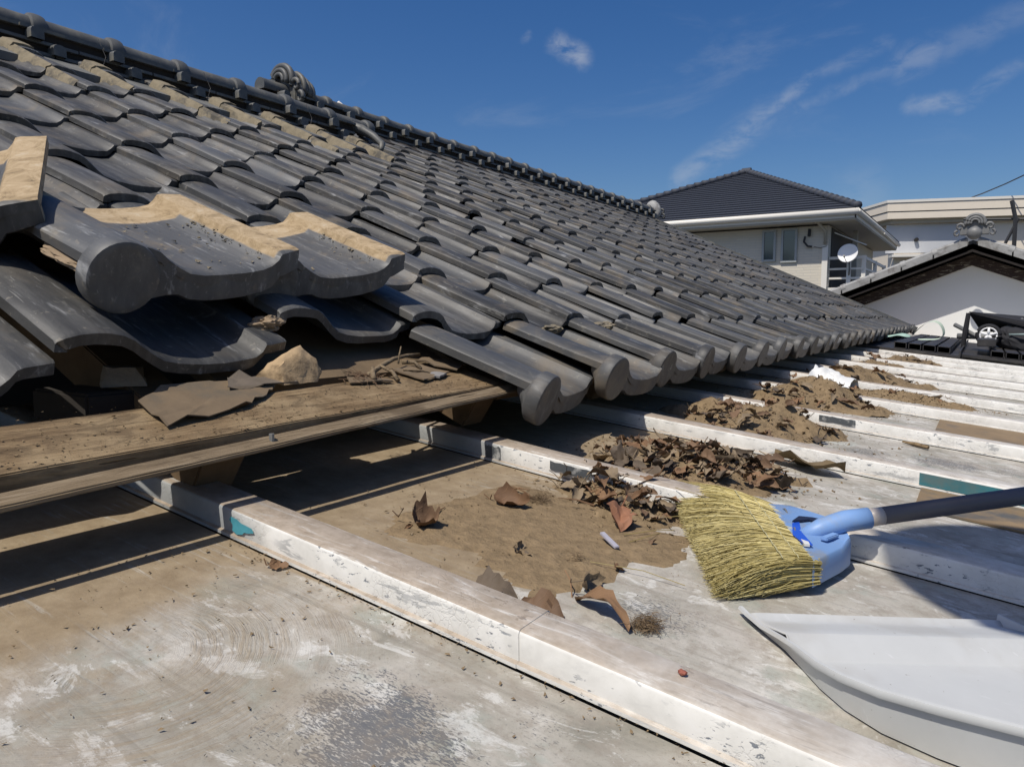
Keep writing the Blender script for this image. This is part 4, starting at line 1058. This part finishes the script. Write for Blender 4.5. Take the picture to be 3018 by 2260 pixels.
# ------------------------------------------------------------------ dustpan
pan = empty('dustpan', (.5, -.3, lz(.5)), label='large white plastic dustpan with a flared lip lying right of the near batten', cat='dustpan')
pi_ = Matrix.Translation(-pan.location)
rim = [(.394, -.303, .0085), (.403, -.314, .009), (.420, -.330, .0095), (.437, -.345, .013), (.455, -.367, .019), (.472, -.388, .023), (.492, -.406, .028), (.518, -.419, .033), (.552, -.424, .038), (.596, -.424, .043), (.66, -.415, .048), (.71, -.36, .045), (.70, -.29, .034), (.65, -.22, .022), (.605, -.160, .012), (.588, -.142, .010)]
cx0, cy0 = .55, -.285
def inset(x, y, k): return (cx0+(x-cx0)*k, cy0+(y-cy0)*k)
N = len(rim); v = []; f = []
for (x, y, h) in rim:
    xo, yo = inset(x, y, 1.018); xi, yi = inset(x, y, .985); xb, yb = inset(x, y, .955)
    xob, yob = inset(x, y, .968)
    v += [LP(xob, yob, .0015), LP(*inset(x, y, .990), h-.0055*min(1, h/.02)), LP(*inset(x, y, 1.014), h-.0050*min(1, h/.02)), LP(*inset(x, y, 1.022), h-.002), LP(*inset(x, y, 1.014), h+.0008), LP(*inset(x, y, .994), h+.0012), LP(*inset(x, y, .983), h-.001), LP(*inset(x, y, .962), .0022)]
K = 8
for i in range(N-1):
    for j in range(K-1): f.append((i*K+j, (i+1)*K+j, (i+1)*K+j+1, i*K+j+1))
f += [tuple(range(K)), tuple((N-1)*K+j for j in range(K))[::-1]]
b = B(); b.add(v, f); me = b.me('wall', M_PAN); bm = bmesh.new(); bm.from_mesh(me); bmesh.ops.recalc_face_normals(bm, faces=bm.faces); bm.to_mesh(me); bm.free(); autosmooth(me, 45)
o = add('wall', me, pan); o.matrix_local = pi_
# floor with ramp and a raised rib parallel to the lip
L0, L1 = Vector((.398, -.306)), Vector((.588, -.145))
def floor_pt(u, w_):   # u along the lip 0..1, w_ 0 at the lip .. 1 at the back
    e = L0.lerp(L1, u); bk = Vector((.472, -.388)).lerp(Vector((.69, -.30)), u) if False else None
    d = Vector((.62, -.74)); dist = .22*w_
    return e+d*dist
v = []; f = []
ws = [0, .012, .04, .11, .18, .24, .255, .345, .36, .50, .75, 1.0]; hs_ = [.0018, .0075, .0042, .0080, .0118, .0150, .0150, .0028, .0022, .0040, .0060, .0080]
nu = 26
def inside(q, kk=.972):   # clip to the rim polygon
    best = q
    poly_ = [inset(x, y, kk) for x, y, h in rim]
    c_ = Vector((cx0, cy0)); d_ = q-c_
    tmin = 1.
    for i in range(len(poly_)-1):
        a = Vector(poly_[i]); e = Vector(poly_[i+1])-a; den = d_.x*e.y-d_.y*e.x
        if abs(den) < 1e-9: continue
        t = ((a.x-c_.x)*e.y-(a.y-c_.y)*e.x)/den; s_ = ((a.x-c_.x)*d_.y-(a.y-c_.y)*d_.x)/den
        if 0 < t < tmin and -.001 <= s_ <= 1.001: tmin = t
    return c_+d_*tmin
for w_, h_ in zip(ws, hs_):
    for k in range(nu+1):
        q = inside(floor_pt(k/nu, w_), .972 if w_ < .2 else .957); v.append(LP(q.x, q.y, h_))
for i in range(len(ws)-1):
    for k in range(nu): a = i*(nu+1)+k; f.append((a, a+1, a+nu+2, a+nu+1))
b = B(); b.add(v, f); me = b.me('floor', M_PAN); autosmooth(me, 60); o = add('floor', me, pan); o.matrix_local = pi_
md = o.modifiers.new('thick', 'SOLIDIFY'); md.thickness = .0016; md.offset = 1

# ------------------------------------------------------------------ crumpled white sheet
b = B(); v = []; f = []; n1, n2 = 22, 12
for i in range(n1+1):
    for j in range(n2+1):
        u = i/n1; w_ = j/n2; x = .085+.13*u; y = 1.78-.20*w_+.02*math.sin(u*5)
        h = .022+.040*math.sin(math.pi*w_)**.6*(1-.45*u)+(.030*mn.noise(Vector((u*5, w_*4, 2))) if u < .65 else .004*mn.noise(Vector((u*5, w_*4, 2))))
        v.append(LP(x, y, max(.003, h)))
for i in range(n1):
    for j in range(n2): a = i*(n2+1)+j; f.append((a, a+n2+1, a+n2+2, a+1))
b.add(v, f); b.obj('crumpled_sheet', simple('white_sheet', (.70, .70, .67), .6, 8, .05), smooth=True, label='crumpled piece of white sheet among the soil heaps on the battens', cat='sheet')

# ------------------------------------------------------------------ black boxes / trays at the far end
def channel(b, x0, y0, y1, w_, h_, z0, open_end=True):
    t = .004
    for (a, c, d, e) in ((x0, x0+w_, z0, z0+t), (x0, x0+w_, z0+h_-t, z0+h_), (x0, x0+t, z0, z0+h_), (x0+w_-t, x0+w_, z0, z0+h_)):
        b.hexa([(a, y0, lz(a, d)), (c, y0, lz(c, d)), (c, y1, lz(c, d)), (a, y1, lz(a, d)), (a, y0, lz(a, e)), (c, y0, lz(c, e)), (c, y1, lz(c, e)), (a, y1, lz(a, e))])
M_INN = M_DARKIN
def bundle(x0, y0, n, label, tray_w, ln=2.6):
    root = empty('black_tray_stack', (0, 0, 0), label=label, cat='tray stack', group='stacks of long black trays on the lower roof')
    b = B(); b.hexa([(x0-.36, y0-.05, lz(x0-.36, .030)), (x0+tray_w, y0-.05, lz(x0+tray_w, .032)), (x0+tray_w+.02, y0+ln, lz(x0+tray_w, .032)), (x0-.34, y0+ln, lz(x0-.3, .032)),
                     (x0-.36, y0-.05, lz(x0-.36, .046)), (x0+tray_w, y0-.05, lz(x0+tray_w, .046)), (x0+tray_w+.02, y0+ln, lz(x0+tray_w, .046)), (x0-.34, y0+ln, lz(x0-.3, .046))]); b.obj('base_tray', M_BLACK, root)
    for s_ in (x0-.36, x0+tray_w-.004):
        b = B(); b.hexa([(s_, y0-.05, lz(s_, .046)), (s_+.008, y0-.05, lz(s_, .046)), (s_+.008, y0+ln, lz(s_, .046)), (s_, y0+ln, lz(s_, .046)), (s_, y0-.05, lz(s_, .075)), (s_+.008, y0-.05, lz(s_, .075)), (s_+.008, y0+ln, lz(s_, .075)), (s_, y0+ln, lz(s_, .075))]); b.obj('tray_edge', M_BLACK, root)
    for k in range(n):
        b = B(); channel(b, x0+k*.077-.15, y0+.01*k, y0+ln-.3, .068, .040, .047); b.obj('black_tray', M_BLACK, root)
    return root
bundle(.255, 4.10, 4, 'stack of long open-ended black trays near the eave corner', .20)
bundle(.76, 4.35, 4, 'stack of long black trays under the folded black trolley', .30)
b = B(); b.box(.30, .40, 4.45, 5.2, 0, 0.045, Matrix.Translation((.235, 0, lz(.5, .095)))); b.obj('black_box', M_BLACK, bevel=.004, label='single short black box tilted at the trolley wheel', cat='box')
# green straps
def ribbon(pts, wd, mat, label, cat):
    b = B(); v = []; f = []
    for p in pts: p = Vector(p); v += [p+Vector((-wd*.2, -wd*.5, -wd*.15)), p+Vector((wd*.2, wd*.5, wd*.15))]
    for i in range(len(pts)-1): f.append((2*i, 2*i+1, 2*i+3, 2*i+2))
    b.add(v, f); o = b.obj('strap', mat, smooth=True, label=label, cat=cat); md = o.modifiers.new('t', 'SOLIDIFY'); md.thickness = .002; md = o.modifiers.new('s', 'SUBSURF'); md.levels = md.render_levels = 2
z_ = lz(.15, .100)
ribbon([(-.16, 4.9, z_), (-.12, 5.0, z_+.04), (-.08, 4.8, z_-.01), (-.02, 4.85, z_), (.03, 4.95, z_+.01), (.08, 4.8, z_+.025), (.14, 4.85, z_)], .06, M_GREENS, 'pale green strap lying twisted on the black trays by the eave', 'strap')
ribbon([(.13, 5.0, z_), (.18, 4.9, z_+.06), (.24, 4.9, z_+.115), (.30, 4.9, z_+.115), (.335, 4.9, z_+.06), (.34, 4.9, z_-.01), (.25, 4.8, z_-.012), (.18, 4.8, z_-.01)], .035, simple('pale_strap', (.42, .50, .40), .6), 'pale green strap standing in a loop above the black trays', 'strap')

# folded trolley with bag
tr = empty('folded_trolley', (.95, 5.3, lz(.95)), label='black folded trolley with a bag and a white-rimmed wheel before the white wall', cat='trolley')
ti = Matrix.Translation(-tr.location+Vector((-.31, 0, -.03)))
def to(b, name, mat, smooth=False, bevel=0, parent=tr):
    o = b.obj(name, mat, parent, smooth, bevel)
    if parent is tr: o.matrix_local = ti
    elif parent.name.startswith('person'): o.matrix_local = pm
    return o
zt = lz(.95)
b = B(); b.hexa([(.79, 5.1, zt+.375), (1.15, 5.0, zt+.27), (1.6, 5.3, zt+.20), (.86, 5.4, zt+.25), (.77, 5.1, zt+.40), (1.15, 5.0, zt+.315), (1.6, 5.3, zt+.32), (.82, 5.4, zt+.33)]); to(b, 'canopy', M_FABRIC, bevel=.01)
b = B(); b.tube([(.78, 5.1, zt+.385), (.768, 5.1, zt+.25), (.755, 5.1, zt+.10)], [.014, .018, .010], 8); to(b, 'hanging_strap', M_FABRIC)
b = B(); b.tube([(.70, 5.2, zt+.30), (.88, 5.05, zt+.20), (1.1, 5.1, zt+.34)], .016, 8); b.tube([(.72, 5.15, zt+.22), (.95, 5.1, zt+.22), (1.6, 5.3, zt+.25)], .02, 8); to(b, 'frame', M_METALG, True)
lump('bag', (.17, .13, .085), M_FABRIC, 14, tr, 4, .25, 1.6, mw=ti @ Matrix.Translation((1.09, 5.02, zt+.175)) @ Matrix.Rotation(.5, 4, 'Y'))
lump('bag', (.20, .16, .13), M_FABRIC, 15, tr, 4, .3, 1.6, mw=ti @ Matrix.Translation((1.38, 5.25, zt+.27)))
b = B(); b.tube([(1.02, 4.90, zt+.24), (1.13, 4.86, zt+.245), (1.22, 4.88, zt+.19), (1.24, 4.9, zt+.13)], .008, 6); to(b, 'piping', simple('pale_piping', (.22, .28, .27), .5), True)
wc_ = Vector((.905, 4.93, zt+.235)); b = B(); N = 28
pts = [(wc_.x+.062*math.cos(2*math.pi*k/N), wc_.y, wc_.z+.062*math.sin(2*math.pi*k/N)) for k in range(N+1)]; b.tube(pts, .015, 8); wh = to(b, 'wheel', M_FABRIC, True)
b = B(); pts = [(wc_.x+.049*math.cos(2*math.pi*k/N), wc_.y-.008, wc_.z+.049*math.sin(2*math.pi*k/N)) for k in range(N+1)]; b.tube(pts, .006, 6)
for k in range(5):
    a = 2*math.pi*k/5+.3; b.tube([(wc_.x, wc_.y-.01, wc_.z), (wc_.x+.05*math.cos(a), wc_.y-.008, wc_.z+.05*math.sin(a))], [.012, .007], 6)
b.obj('rim', M_DISH, wh, True)

# ------------------------------------------------------------------ white gable house behind
gab = empty('gable_house', (.43, 8.4, 0), label='white gable-walled house with peeling bargeboards and tiled rake', cat='house')
gi = Matrix.Translation(-gab.location)
def go(b, name, mat, smooth=False, bevel=0, parent=gab):
    o = b.obj(name, mat, parent, smooth, bevel)
    if parent is gab: o.matrix_local = gi
    return o
sl = .405; gx = .425; HW = 2.6
def gz(x, z=0): return .775-abs(x-gx)*sl+z
b = B()
v = [(gx-HW, 8.4, -6.4), (gx+HW, 8.4, -6.4), (gx+HW, 8.4, gz(gx+HW)), (gx, 8.4, .775), (gx-HW, 8.4, gz(gx-HW))]
b.add(v+[(x, 14, z) for x, y, z in v], [(0, 1, 2, 3, 4), (5, 9, 8, 7, 6), (0, 5, 6, 1), (1, 6, 7, 2), (2, 7, 8, 3), (3, 8, 9, 4), (4, 9, 5, 0)]); go(b, 'wall', M_WALLW)
def rakeslab(y0, y1, za, zb_, name, mat, xl=HW+.3, xr=HW+.3, bev=0):
    for sg, ln in ((-1, xl), (1, xr)):
        b = B(); xe = gx+sg*ln; q = [(gx, y0), (xe, y0), (xe, y1), (gx, y1)]
        lo = [(x, y, gz(x, za)) for x, y in q]; hi = [(x, y, gz(x, zb_)) for x, y in q]
        if sg < 0: lo = lo[::-1]; hi = hi[::-1]
        b.hexa(lo+hi); go(b, name, mat, bevel=bev)
rakeslab(8.355, 8.397, -.105, .012, 'bargeboard', M_BARGE)
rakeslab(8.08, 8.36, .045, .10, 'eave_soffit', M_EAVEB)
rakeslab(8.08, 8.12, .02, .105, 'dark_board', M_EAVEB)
rakeslab(8.09, 14, .10, .14, 'roof_slope', M_TILEG)
def rake_tiles():
    for sg in (-1, 1):
        d = Vector((sg*1, 0, -sl)).normalized(); k = 0; pos = .05
        while pos < 2.7:
            a = Vector((gx, 8.09, gz(gx)+.155))+d*pos; e = a+d*.335
            b = B(); b.tube([a, a+d*.28, a+d*.285, e], [.040, .042, .050, .050], 12)
            bb = B(); up_ = Vector((0, 0, .085))
            b.hexa([a+Vector((0, -.045, -.055)), e+Vector((0, -.045, -.055)), e+Vector((0, .02, -.055)), a+Vector((0, .02, -.055)), a+Vector((0, -.045, .02)), e+Vector((0, -.045, .02)), e+Vector((0, .02, .03)), a+Vector((0, .02, .03))])
            autosmooth(go(b, 'rake_tile', M_RAKE, True).data, 40); pos += .32; k += 1
rake_tiles()
o = ornament((gx-.43+.01, -.36, .985), 1.10, gab, simple('dark_ornament', (.16, .16, .155), .5, 30, .4, .3, .003), True, 1.15)
b = B(); b.box(gx-2.6, gx+2.6, 8.36, 8.398, lz(.5)-.35, lz(.5)+.0); go(b, 'base_flashing', M_SLATE)

# ------------------------------------------------------------------ hip-roofed house
hh = empty('hip_roof_house', (-8.4, 29, -6.4), label='two-storey house with a dark hipped roof and satellite dish', cat='house')
hi = Matrix.Translation(-hh.location)
def ho(b, name, mat, smooth=False, bevel=0, parent=hh, **k):
    o = b.obj(name, mat, parent, smooth, bevel, **k)
    if parent is hh: o.matrix_local = hi
    return o
ex0, ex1, ey0, ey1, ez = -13.95, -2.83, 23.6, 36.2, 3.42; ap = Vector((-8.0, 29.9, 6.02))
b = B(); b.box(ex0+.95, ex1-.95, ey0+.75, ey1-.8, -6.4, 3.05); ho(b, 'wall', M_SIDING)
b = B(); b.add([(ex0, ey0, ez), (ex1, ey0, ez), (ex1, ey1, ez), (ex0, ey1, ez), tuple(ap), tuple(ap+Vector((0, .01, 0)))], [(0, 1, 4), (1, 2, 4), (2, 3, 4), (3, 0, 4), (3, 2, 1, 0)]); rf = ho(b, 'roof', M_SLATER)
# slate courses: stepped strips on the front and right planes
cor = [Vector((ex0, ey0, ez)), Vector((ex1, ey0, ez)), Vector((ex1, ey1, ez))]
for (a, c_) in ((cor[0], cor[1]), (cor[1], cor[2])):
    nC = 22
    nrm = (c_-a).cross(ap-a).normalized(); nrm = nrm if nrm.z > 0 else -nrm
    for i in range(nC):
        t0, t1 = i/nC, (i+1)/nC
        p0, p1, q0, q1 = a.lerp(ap, t0), c_.lerp(ap, t0), a.lerp(ap, t1), c_.lerp(ap, t1)
        b = B(); b.hexa([p0+nrm*.004, p1+nrm*.004, q1+nrm*.001, q0+nrm*.001, p0+nrm*.06, p1+nrm*.06, q1+nrm*.012, q0+nrm*.012])
        b.obj('slate_course', M_SLATER, rf)
for c_ in (cor[0], cor[1]):
    n_ = 26
    for i in range(n_):
        p0 = c_.lerp(ap, i/n_); p1 = c_.lerp(ap, (i+1.12)/n_)
        b = B(); b.tube([p0+Vector((0, 0, .09)), p1+Vector((0, 0, .06))], [.13, .10], 8); b.obj('hip_tile', M_SLATER, rf, True)
b = B(); b.tube([ap+Vector((-.18, 0, .06)), ap+Vector((.18, 0, .06))], .16, 8); b.obj('finial', M_SLATER, rf)
b = B(); b.box(ex0+.08, ex1-.08, ey0+.08, ey1-.08, 3.10, 3.18); ho(b, 'soffit', M_SOFFIT)
b = B(); b.box(ex0+.06, ex1-.06, ey0+.06, ey0+.10, 3.16, 3.40); b.box(ex1-.10, ex1-.06, ey0+.06, ey1-.1, 3.16, 3.40); ho(b, 'fascia', M_WHITE)
b = B(); b.tube([(ex0, ey0, 3.34), (ex1+.02, ey0, 3.34)], .10, 10); ho(b, 'gutter', M_WHITE, True)
b = B(); b.tube([(ex1, ey0-.02, 3.34), (ex1, ey1, 3.34)], .08, 10); ho(b, 'gutter', M_WHITE, True)
yw = ey0+.75
for (x0, x1, z0, z1) in ((-5.90, -5.40, 1.95, 3.00), (-5.28, -4.72, 1.90, 3.02)):
    x0 += .05
    b = B(); t = .07
    for q in ((x0, x1, z1-t, z1), (x0, x1, z0, z0+t), (x0, x0+t, z0+t, z1-t), (x1-t, x1, z0+t, z1-t)): b.box(q[0], q[1], yw-.07, yw-.002, q[2], q[3])
    wn_ = ho(b, 'window', simple('grey_window_frame', (.36, .38, .37), .5))
    b = B(); b.box(x0+t, x1-t, yw-.03, yw-.004, z0+t, z1-t); b.obj('pane', M_GLASS, wn_)
xr = ex1-.95
b = B(); b.box(xr-.16, xr+.01, yw-.05, yw-.003, -6.4, 2.4); ho(b, 'downpipe', M_WHITE)
b = B(); b.tube([(xr-.08, yw-.05, 2.45), (xr-.08, yw-.10, 2.85), (xr-.25, yw-.4, 3.1), (xr-.27, yw-.62, 3.22)], .05, 8); ho(b, 'downpipe', M_SOFFIT, True)
b = B(); b.tube([(-4.35, yw-.05, 2.95), (-4.35, yw-.09, 2.72)], .05, 6); b.tube([(-4.48, yw-.06, 2.72), (-4.50, yw-.1, 2.55), (-4.38, yw-.1, 2.40), (-4.25, yw-.08, 2.38)], .035, 6); b.tube([(-4.2, yw-.04, 2.38), (-4.0, yw-.06, 2.33), (-3.8, yw-.05, 2.38)], .01, 5); ho(b, 'cable_bracket', M_CABLE)
# balcony with railing beyond the corner; near-black panel paints its shaded opening
b = B(); b.box(xr+.004, xr+.02, yw+.5, yw+5.5, .95, 3.02); ho(b, 'balcony_shade', M_DARKIN)
b = B(); b.box(xr, xr+1.05, yw+.15, yw+6, .55, .95); ho(b, 'balcony_base', M_OCHRE)
b = B(); b.box(xr-.02, xr+1.10, yw+.10, yw+6, .95, 1.05); ho(b, 'balcony_floor', M_WHITE)
bx = xr+1.05; yb0 = yw+.2
for zz, nm in ((2.0, 'rail'), (1.65, 'rail'), (1.35, 'rail')):
    th_ = .045 if zz > 1.9 else .03
    b = B(); b.box(xr+.02, bx, yb0-.03, yb0+.03, zz-th_, zz+th_); b.box(bx-.03, bx+.03, yb0+.03, yb0+5.6, zz-th_, zz+th_); ho(b, 'rail', M_WHITE)
for px_, py_ in ((xr+.62, yb0), (bx, yb0+.04), (bx, yb0+2.8), (bx, yb0+5.5)):
    b = B(); b.box(px_-.06, px_+.06, py_-.05, py_+.05, 1.05, 2.06); ho(b, 'rail_post', M_WHITE)
b = B(); b.box(xr+.35, xr+.50, yw+2.6, yw+2.75, 1.05, 3.1); ho(b, 'balcony_post', M_SOFFIT)
b = B(); b.tube([(xr+.1, yw+.5, 2.85), (xr+1.0, yw+1.0, 2.45)], .02, 6); b.tube([(xr+1.3, yw+3, 3.0), (xr+1.35, yw+6, 2.9)], .025, 6); ho(b, 'clothes_pole', M_WHITE)
# satellite dish
dc = Vector((xr+.62, yb0-.35, 2.12)); b = B(); v = []; f = []; NR, NA = 8, 28; Rr = .31
fr2 = Vector((-.15, -.92, .25)).normalized(); a1 = fr2.cross(Vector((0, 0, 1))).normalized(); a2 = a1.cross(fr2)
v.append(dc-fr2*.08)
for i in range(1, NR+1):
    r_ = Rr*i/NR
    for k in range(NA): t = 2*math.pi*k/NA; v.append(dc-fr2*(.08*(1-(i/NR)**2))+(a1*math.cos(t)*r_+a2*math.sin(t)*r_))
for k in range(NA): f.append((0, 1+k, 1+(k+1) % NA))
for i in range(NR-1):
    for k in range(NA): f.append((1+i*NA+k, 1+(i+1)*NA+k, 1+(i+1)*NA+(k+1) % NA, 1+i*NA+(k+1) % NA))
b.add(v, f); ds = ho(b, 'satellite_dish', M_DISH, True); md = ds.modifiers.new('t', 'SOLIDIFY'); md.thickness = .02
b = B(); b.tube([dc-a2*.30, dc-a2*.22+fr2*.28], .012, 6); b.tube([dc-a2*.21+fr2*.26, dc-a2*.19+fr2*.32], .03, 8); b.tube([dc-fr2*.12, dc-fr2*.25-Vector((0, 0, .5)), (dc.x, yb0, 1.4)], .03, 6); b.obj('dish_arm', M_METALG, ds)

# ------------------------------------------------------------------ cream apartment block
apt = empty('apartment_block', (0, 52, -6.4), label='cream apartment block with a flat roof parapet behind the gable house', cat='building')
ai = Matrix.Translation(-apt.location)
def ao(b, name, mat, smooth=False, bevel=0, parent=apt):
    o = b.obj(name, mat, parent, smooth, bevel)
    if parent is apt: o.matrix_local = ai
    return o
cx_, cy_ = -4.4, 50.6
LQ = Vector((-11.5, 61.5)); RQ = Vector((14, 56.5)); CQ = Vector((cx_, cy_)); BQ = Vector((4, 80))
def wall_poly(off, z0, z1, zr=0., zl=0.):
    ctr = (LQ+RQ+BQ)/3
    P = [q+(q-ctr).normalized()*off for q in (LQ, CQ, RQ, BQ)]
    dz = [zl, 0, zr, 0]
    return [(p_.x, p_.y, z0+dd) for p_, dd in zip(P, dz)]+[(p_.x, p_.y, z1+dd) for p_, dd in zip(P, dz)]
b = B(); b.hexa(wall_poly(0, -6.4, 5.9)); ao(b, 'wall', M_CREAM)
b = B(); b.hexa(wall_poly(.95, 6.15, 6.55)); ao(b, 'cornice', M_CREAM)
b = B(); b.hexa(wall_poly(1.0, 6.60, 7.10)); ao(b, 'parapet', M_CREAM)
b = B(); b.hexa(wall_poly(1.06, 7.12, 7.28)); ao(b, 'coping', M_WHITE)
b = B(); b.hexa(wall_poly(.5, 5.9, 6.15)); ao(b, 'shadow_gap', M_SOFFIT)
fd = (RQ-CQ).normalized(); fn = Vector((fd.y, -fd.x))
def on_face(d0, d1, z0, z1, pr, mat, name, parent=apt, o0=.0):
    b = B(); a = CQ+fd*d0+fn*o0; c_ = CQ+fd*d1+fn*o0
    b.hexa([(a.x, a.y, z0), (a.x+fn.x*pr, a.y+fn.y*pr, z0), (c_.x+fn.x*pr, c_.y+fn.y*pr, z0), (c_.x, c_.y, z0), (a.x, a.y, z1), (a.x+fn.x*pr, a.y+fn.y*pr, z1), (c_.x+fn.x*pr, c_.y+fn.y*pr, z1), (c_.x, c_.y, z1)])
    return ao(b, name, mat, parent=parent) if parent is apt else b.obj(name, mat, parent)
on_face(-.5, 3.9, 4.1, 5.85, .02, M_GREYR, 'grey_band', o0=.01); on_face(2.2, 3.9, -2, 4.1, .02, M_GREYR, 'grey_band', o0=.01)
for d0 in (-.6+.3, 1.2):
    b = B(); a = CQ+fd*(d0)+fn*.06; b.tube([(a.x, a.y, 4.9), (a.x+fn.x*.2, a.y+fn.y*.2, 4.9)], .12, 8); ao(b, 'wall_vent', M_DARKIN)
for d0, z0 in ((-2.9, 1.4), (-2.9, -1.6), (10.5, 2.6), (10.5, -.4), (15.0, 2.6)):
    fr_ = on_face(d0 if d0 > 0 else d0+3.4, (d0 if d0 > 0 else d0+3.4)+1.6, z0, z0+2.2, .10, M_WHITE, 'window', o0=.03)
    dd = d0 if d0 > 0 else d0+3.4
    on_face(dd+.1, dd+.75, z0+.1, z0+2.1, .03, M_GLASS, 'pane', fr_, o0=.135); on_face(dd+.85, dd+1.5, z0+.1, z0+2.1, .03, M_GLASS, 'pane', fr_, o0=.135)
on_face(-.3, 1.5, 3.8, 3.95, .9, M_WHITE, 'canopy', o0=.03)
# dark braced pole near the block
b = B(); b.tube([(1.28, 36, 4.95), (1.45, 36, 4.2), (1.55, 36, -6.4)], .09, 6); b.tube([(1.55, 36, 4.2), (1.15, 36, 3.2)], .07, 6); b.tube([(-.4, 36.5, 4.35), (2.8, 36, 4.1)], .05, 6)
b.obj('braced_pole', M_CABLE, label='dark braced steel pole beyond the gable ornament', cat='pole')
b = B(); p0, p1 = Vector((4.6, 48, 9.3)), Vector((-9, 62, 7.9)); b.tube([p0.lerp(p1, t/12)-Vector((0, 0, 1.3*4*(t/12)*(1-t/12))) for t in range(13)], .035, 6)
b.obj('overhead_cable', M_CABLE, label='thin overhead cable sloping across the blue sky', cat='cable')
# far little green gable peak behind the ridge
b = B(); px0 = Vector((-8.65, 7.84, 3.55)); u_ = Vector((.83, .55, 0))
b.add([px0-u_*.75-Vector((0, 0, .45)), px0+u_*.6-Vector((0, 0, .45)), px0+Vector((0, 0, .06)), px0-u_*.75-Vector((0, 0, .45))+Vector((-.8, 1.5, 0)), px0+u_*.6-Vector((0, 0, .45))+Vector((-.8, 1.5, 0)), px0+Vector((-.8, 1.5, .06))], [(0, 1, 2), (3, 5, 4), (0, 2, 5, 3), (1, 4, 5, 2)])
pk = b.obj('distant_house', simple('pale_green_roof', (.20, .26, .25), .6), label='pale green gable peak showing just above the tile ridge', cat='house')
b = B(); b.box(px0.x-2, px0.x+.0, px0.y+.2, px0.y+2.0, -6.4, px0.z-.44); b.obj('wall', M_GREYR, pk)
b = B(); b.tube([px0-u_*.78-Vector((0, 0, .44)), px0+Vector((0, 0, .09)), px0+u_*.63-Vector((0, 0, .44))], .035, 6); b.obj('verge_trim', M_WHITE, pk)

# ------------------------------------------------------------------ unseen person added beside the camera to cast the rounded shadow
per = empty('person', (1.02, -1.12, lz(1.02)), label='roofer in dark work clothes and a wide straw hat leaning over beside the broom', cat='person')
pm = Matrix.Translation(-per.location)
def skin(name, V, E_, Rd, mat, sub=2, root=0):
    me = bpy.data.meshes.new(name); me.from_pydata(V, E_, []); me.materials.append(mat)
    o = add(name, me, per); o.matrix_local = pm
    md = o.modifiers.new('skin', 'SKIN'); sv = me.skin_vertices[0].data if me.skin_vertices else None
    if sv is None:
        bpy.context.view_layer.update(); sv = me.skin_vertices[0].data
    for i, r_ in enumerate(Rd): sv[i].radius = (r_, r_) if not isinstance(r_, tuple) else r_; sv[i].use_root = (i == root)
    md.use_smooth_shade = True; sb = o.modifiers.new('sub', 'SUBSURF'); sb.levels = sb.render_levels = sub
    return o
zf = lz(1.0)
hipx, hipy, hipz = 1.02, -1.20, .66
V = [(hipx, hipy, hipz), (.96, -1.10, .84), (.86, -1.0, 1.03), (.77, -.95, 1.16), (.66, -.90, 1.27),
     (.62, -1.04, 1.14), (.66, -1.14, .90), (.76, -1.12, .70), (.97, -.84, 1.12), (1.06, -.84, .88), (1.04, -.92, .66),
     (.93, -1.20, .60), (.90, -1.12, .22), (.90, -1.22, zf+.09), (.91, -1.10, zf+.05), (1.12, -1.18, .60), (1.16, -1.05, .22), (1.16, -1.16, zf+.09), (1.16, -1.03, zf+.05)]
E_ = [(0, 1), (1, 2), (2, 3), (3, 4), (3, 5), (5, 6), (6, 7), (3, 8), (8, 9), (9, 10), (0, 11), (11, 12), (12, 13), (13, 14), (0, 15), (15, 16), (16, 17), (17, 18)]
Rd = [.13, .125, .13, .11, .05, .055, .045, .036, .055, .045, .036, .085, .062, .045, .04, .085, .062, .045, .04]
skin('body', V, E_, Rd, simple('navy_work_clothes', (.03, .035, .055), .9, 40, .3, .3))
M_SKIN = simple('skin', (.42, .24, .16), .6, 30, .08, .05)
lump('head', (.078, .095, .115), M_SKIN, 1, per, 4, .03, 1.5, mw=pm @ Matrix.Translation((.590, -.865, 1.36)) @ Matrix.Rotation(-.5, 4, 'X'))
lump('nose', (.012, .018, .018), M_SKIN, 2, per, 2, .0, 1, mw=pm @ Matrix.Translation((.580, -.775, 1.325)))
for hx, hy, hz in ((.775, -1.11, .665), (1.04, -.93, .625)):
    lump('hand', (.034, .042, .018), M_SKIN, 4, per, 3, .05, 1, mw=pm @ Matrix.Translation((hx, hy, hz)))
    for q in range(4):
        b = B(); b.tube([(hx-.024+.015*q, hy+.03, hz), (hx-.026+.016*q, hy+.058, hz-.008), (hx-.026+.016*q, hy+.076-.004*abs(q-1), hz-.026)], [.0095, .0085, .007], 8); to(b, 'finger', M_SKIN, True, parent=per)
    b = B(); b.tube([(hx+.026, hy-.01, hz), (hx+.046, hy+.012, hz-.006), (hx+.05, hy+.034, hz-.016)], [.011, .010, .008], 8); to(b, 'thumb', M_SKIN, True, parent=per)
b = B(); v = []; f = []; N = 40
for r_, h_ in ((.0, .115), (.05, .112), (.085, .095), (.10, .05), (.105, .01), (.17, -.002), (.225, -.016), (.228, -.020)):
    for k in range(N): a = 2*math.pi*k/N; v.append((.580+r_*1.04*math.cos(a), -.86+r_*1.04*math.sin(a), 1.41+h_))
for i in range(7):
    for k in range(N): f.append((i*N+k, i*N+(k+1) % N, (i+1)*N+(k+1) % N, (i+1)*N+k))
b.add(v, [q[::-1] for q in f]); o = add('straw_hat', b.me('straw_hat', simple('hat_straw', (.45, .36, .2), .85, 90, .3, .5), True), per); o.matrix_local = pm
md = o.modifiers.new('t', 'SOLIDIFY'); md.thickness = .004
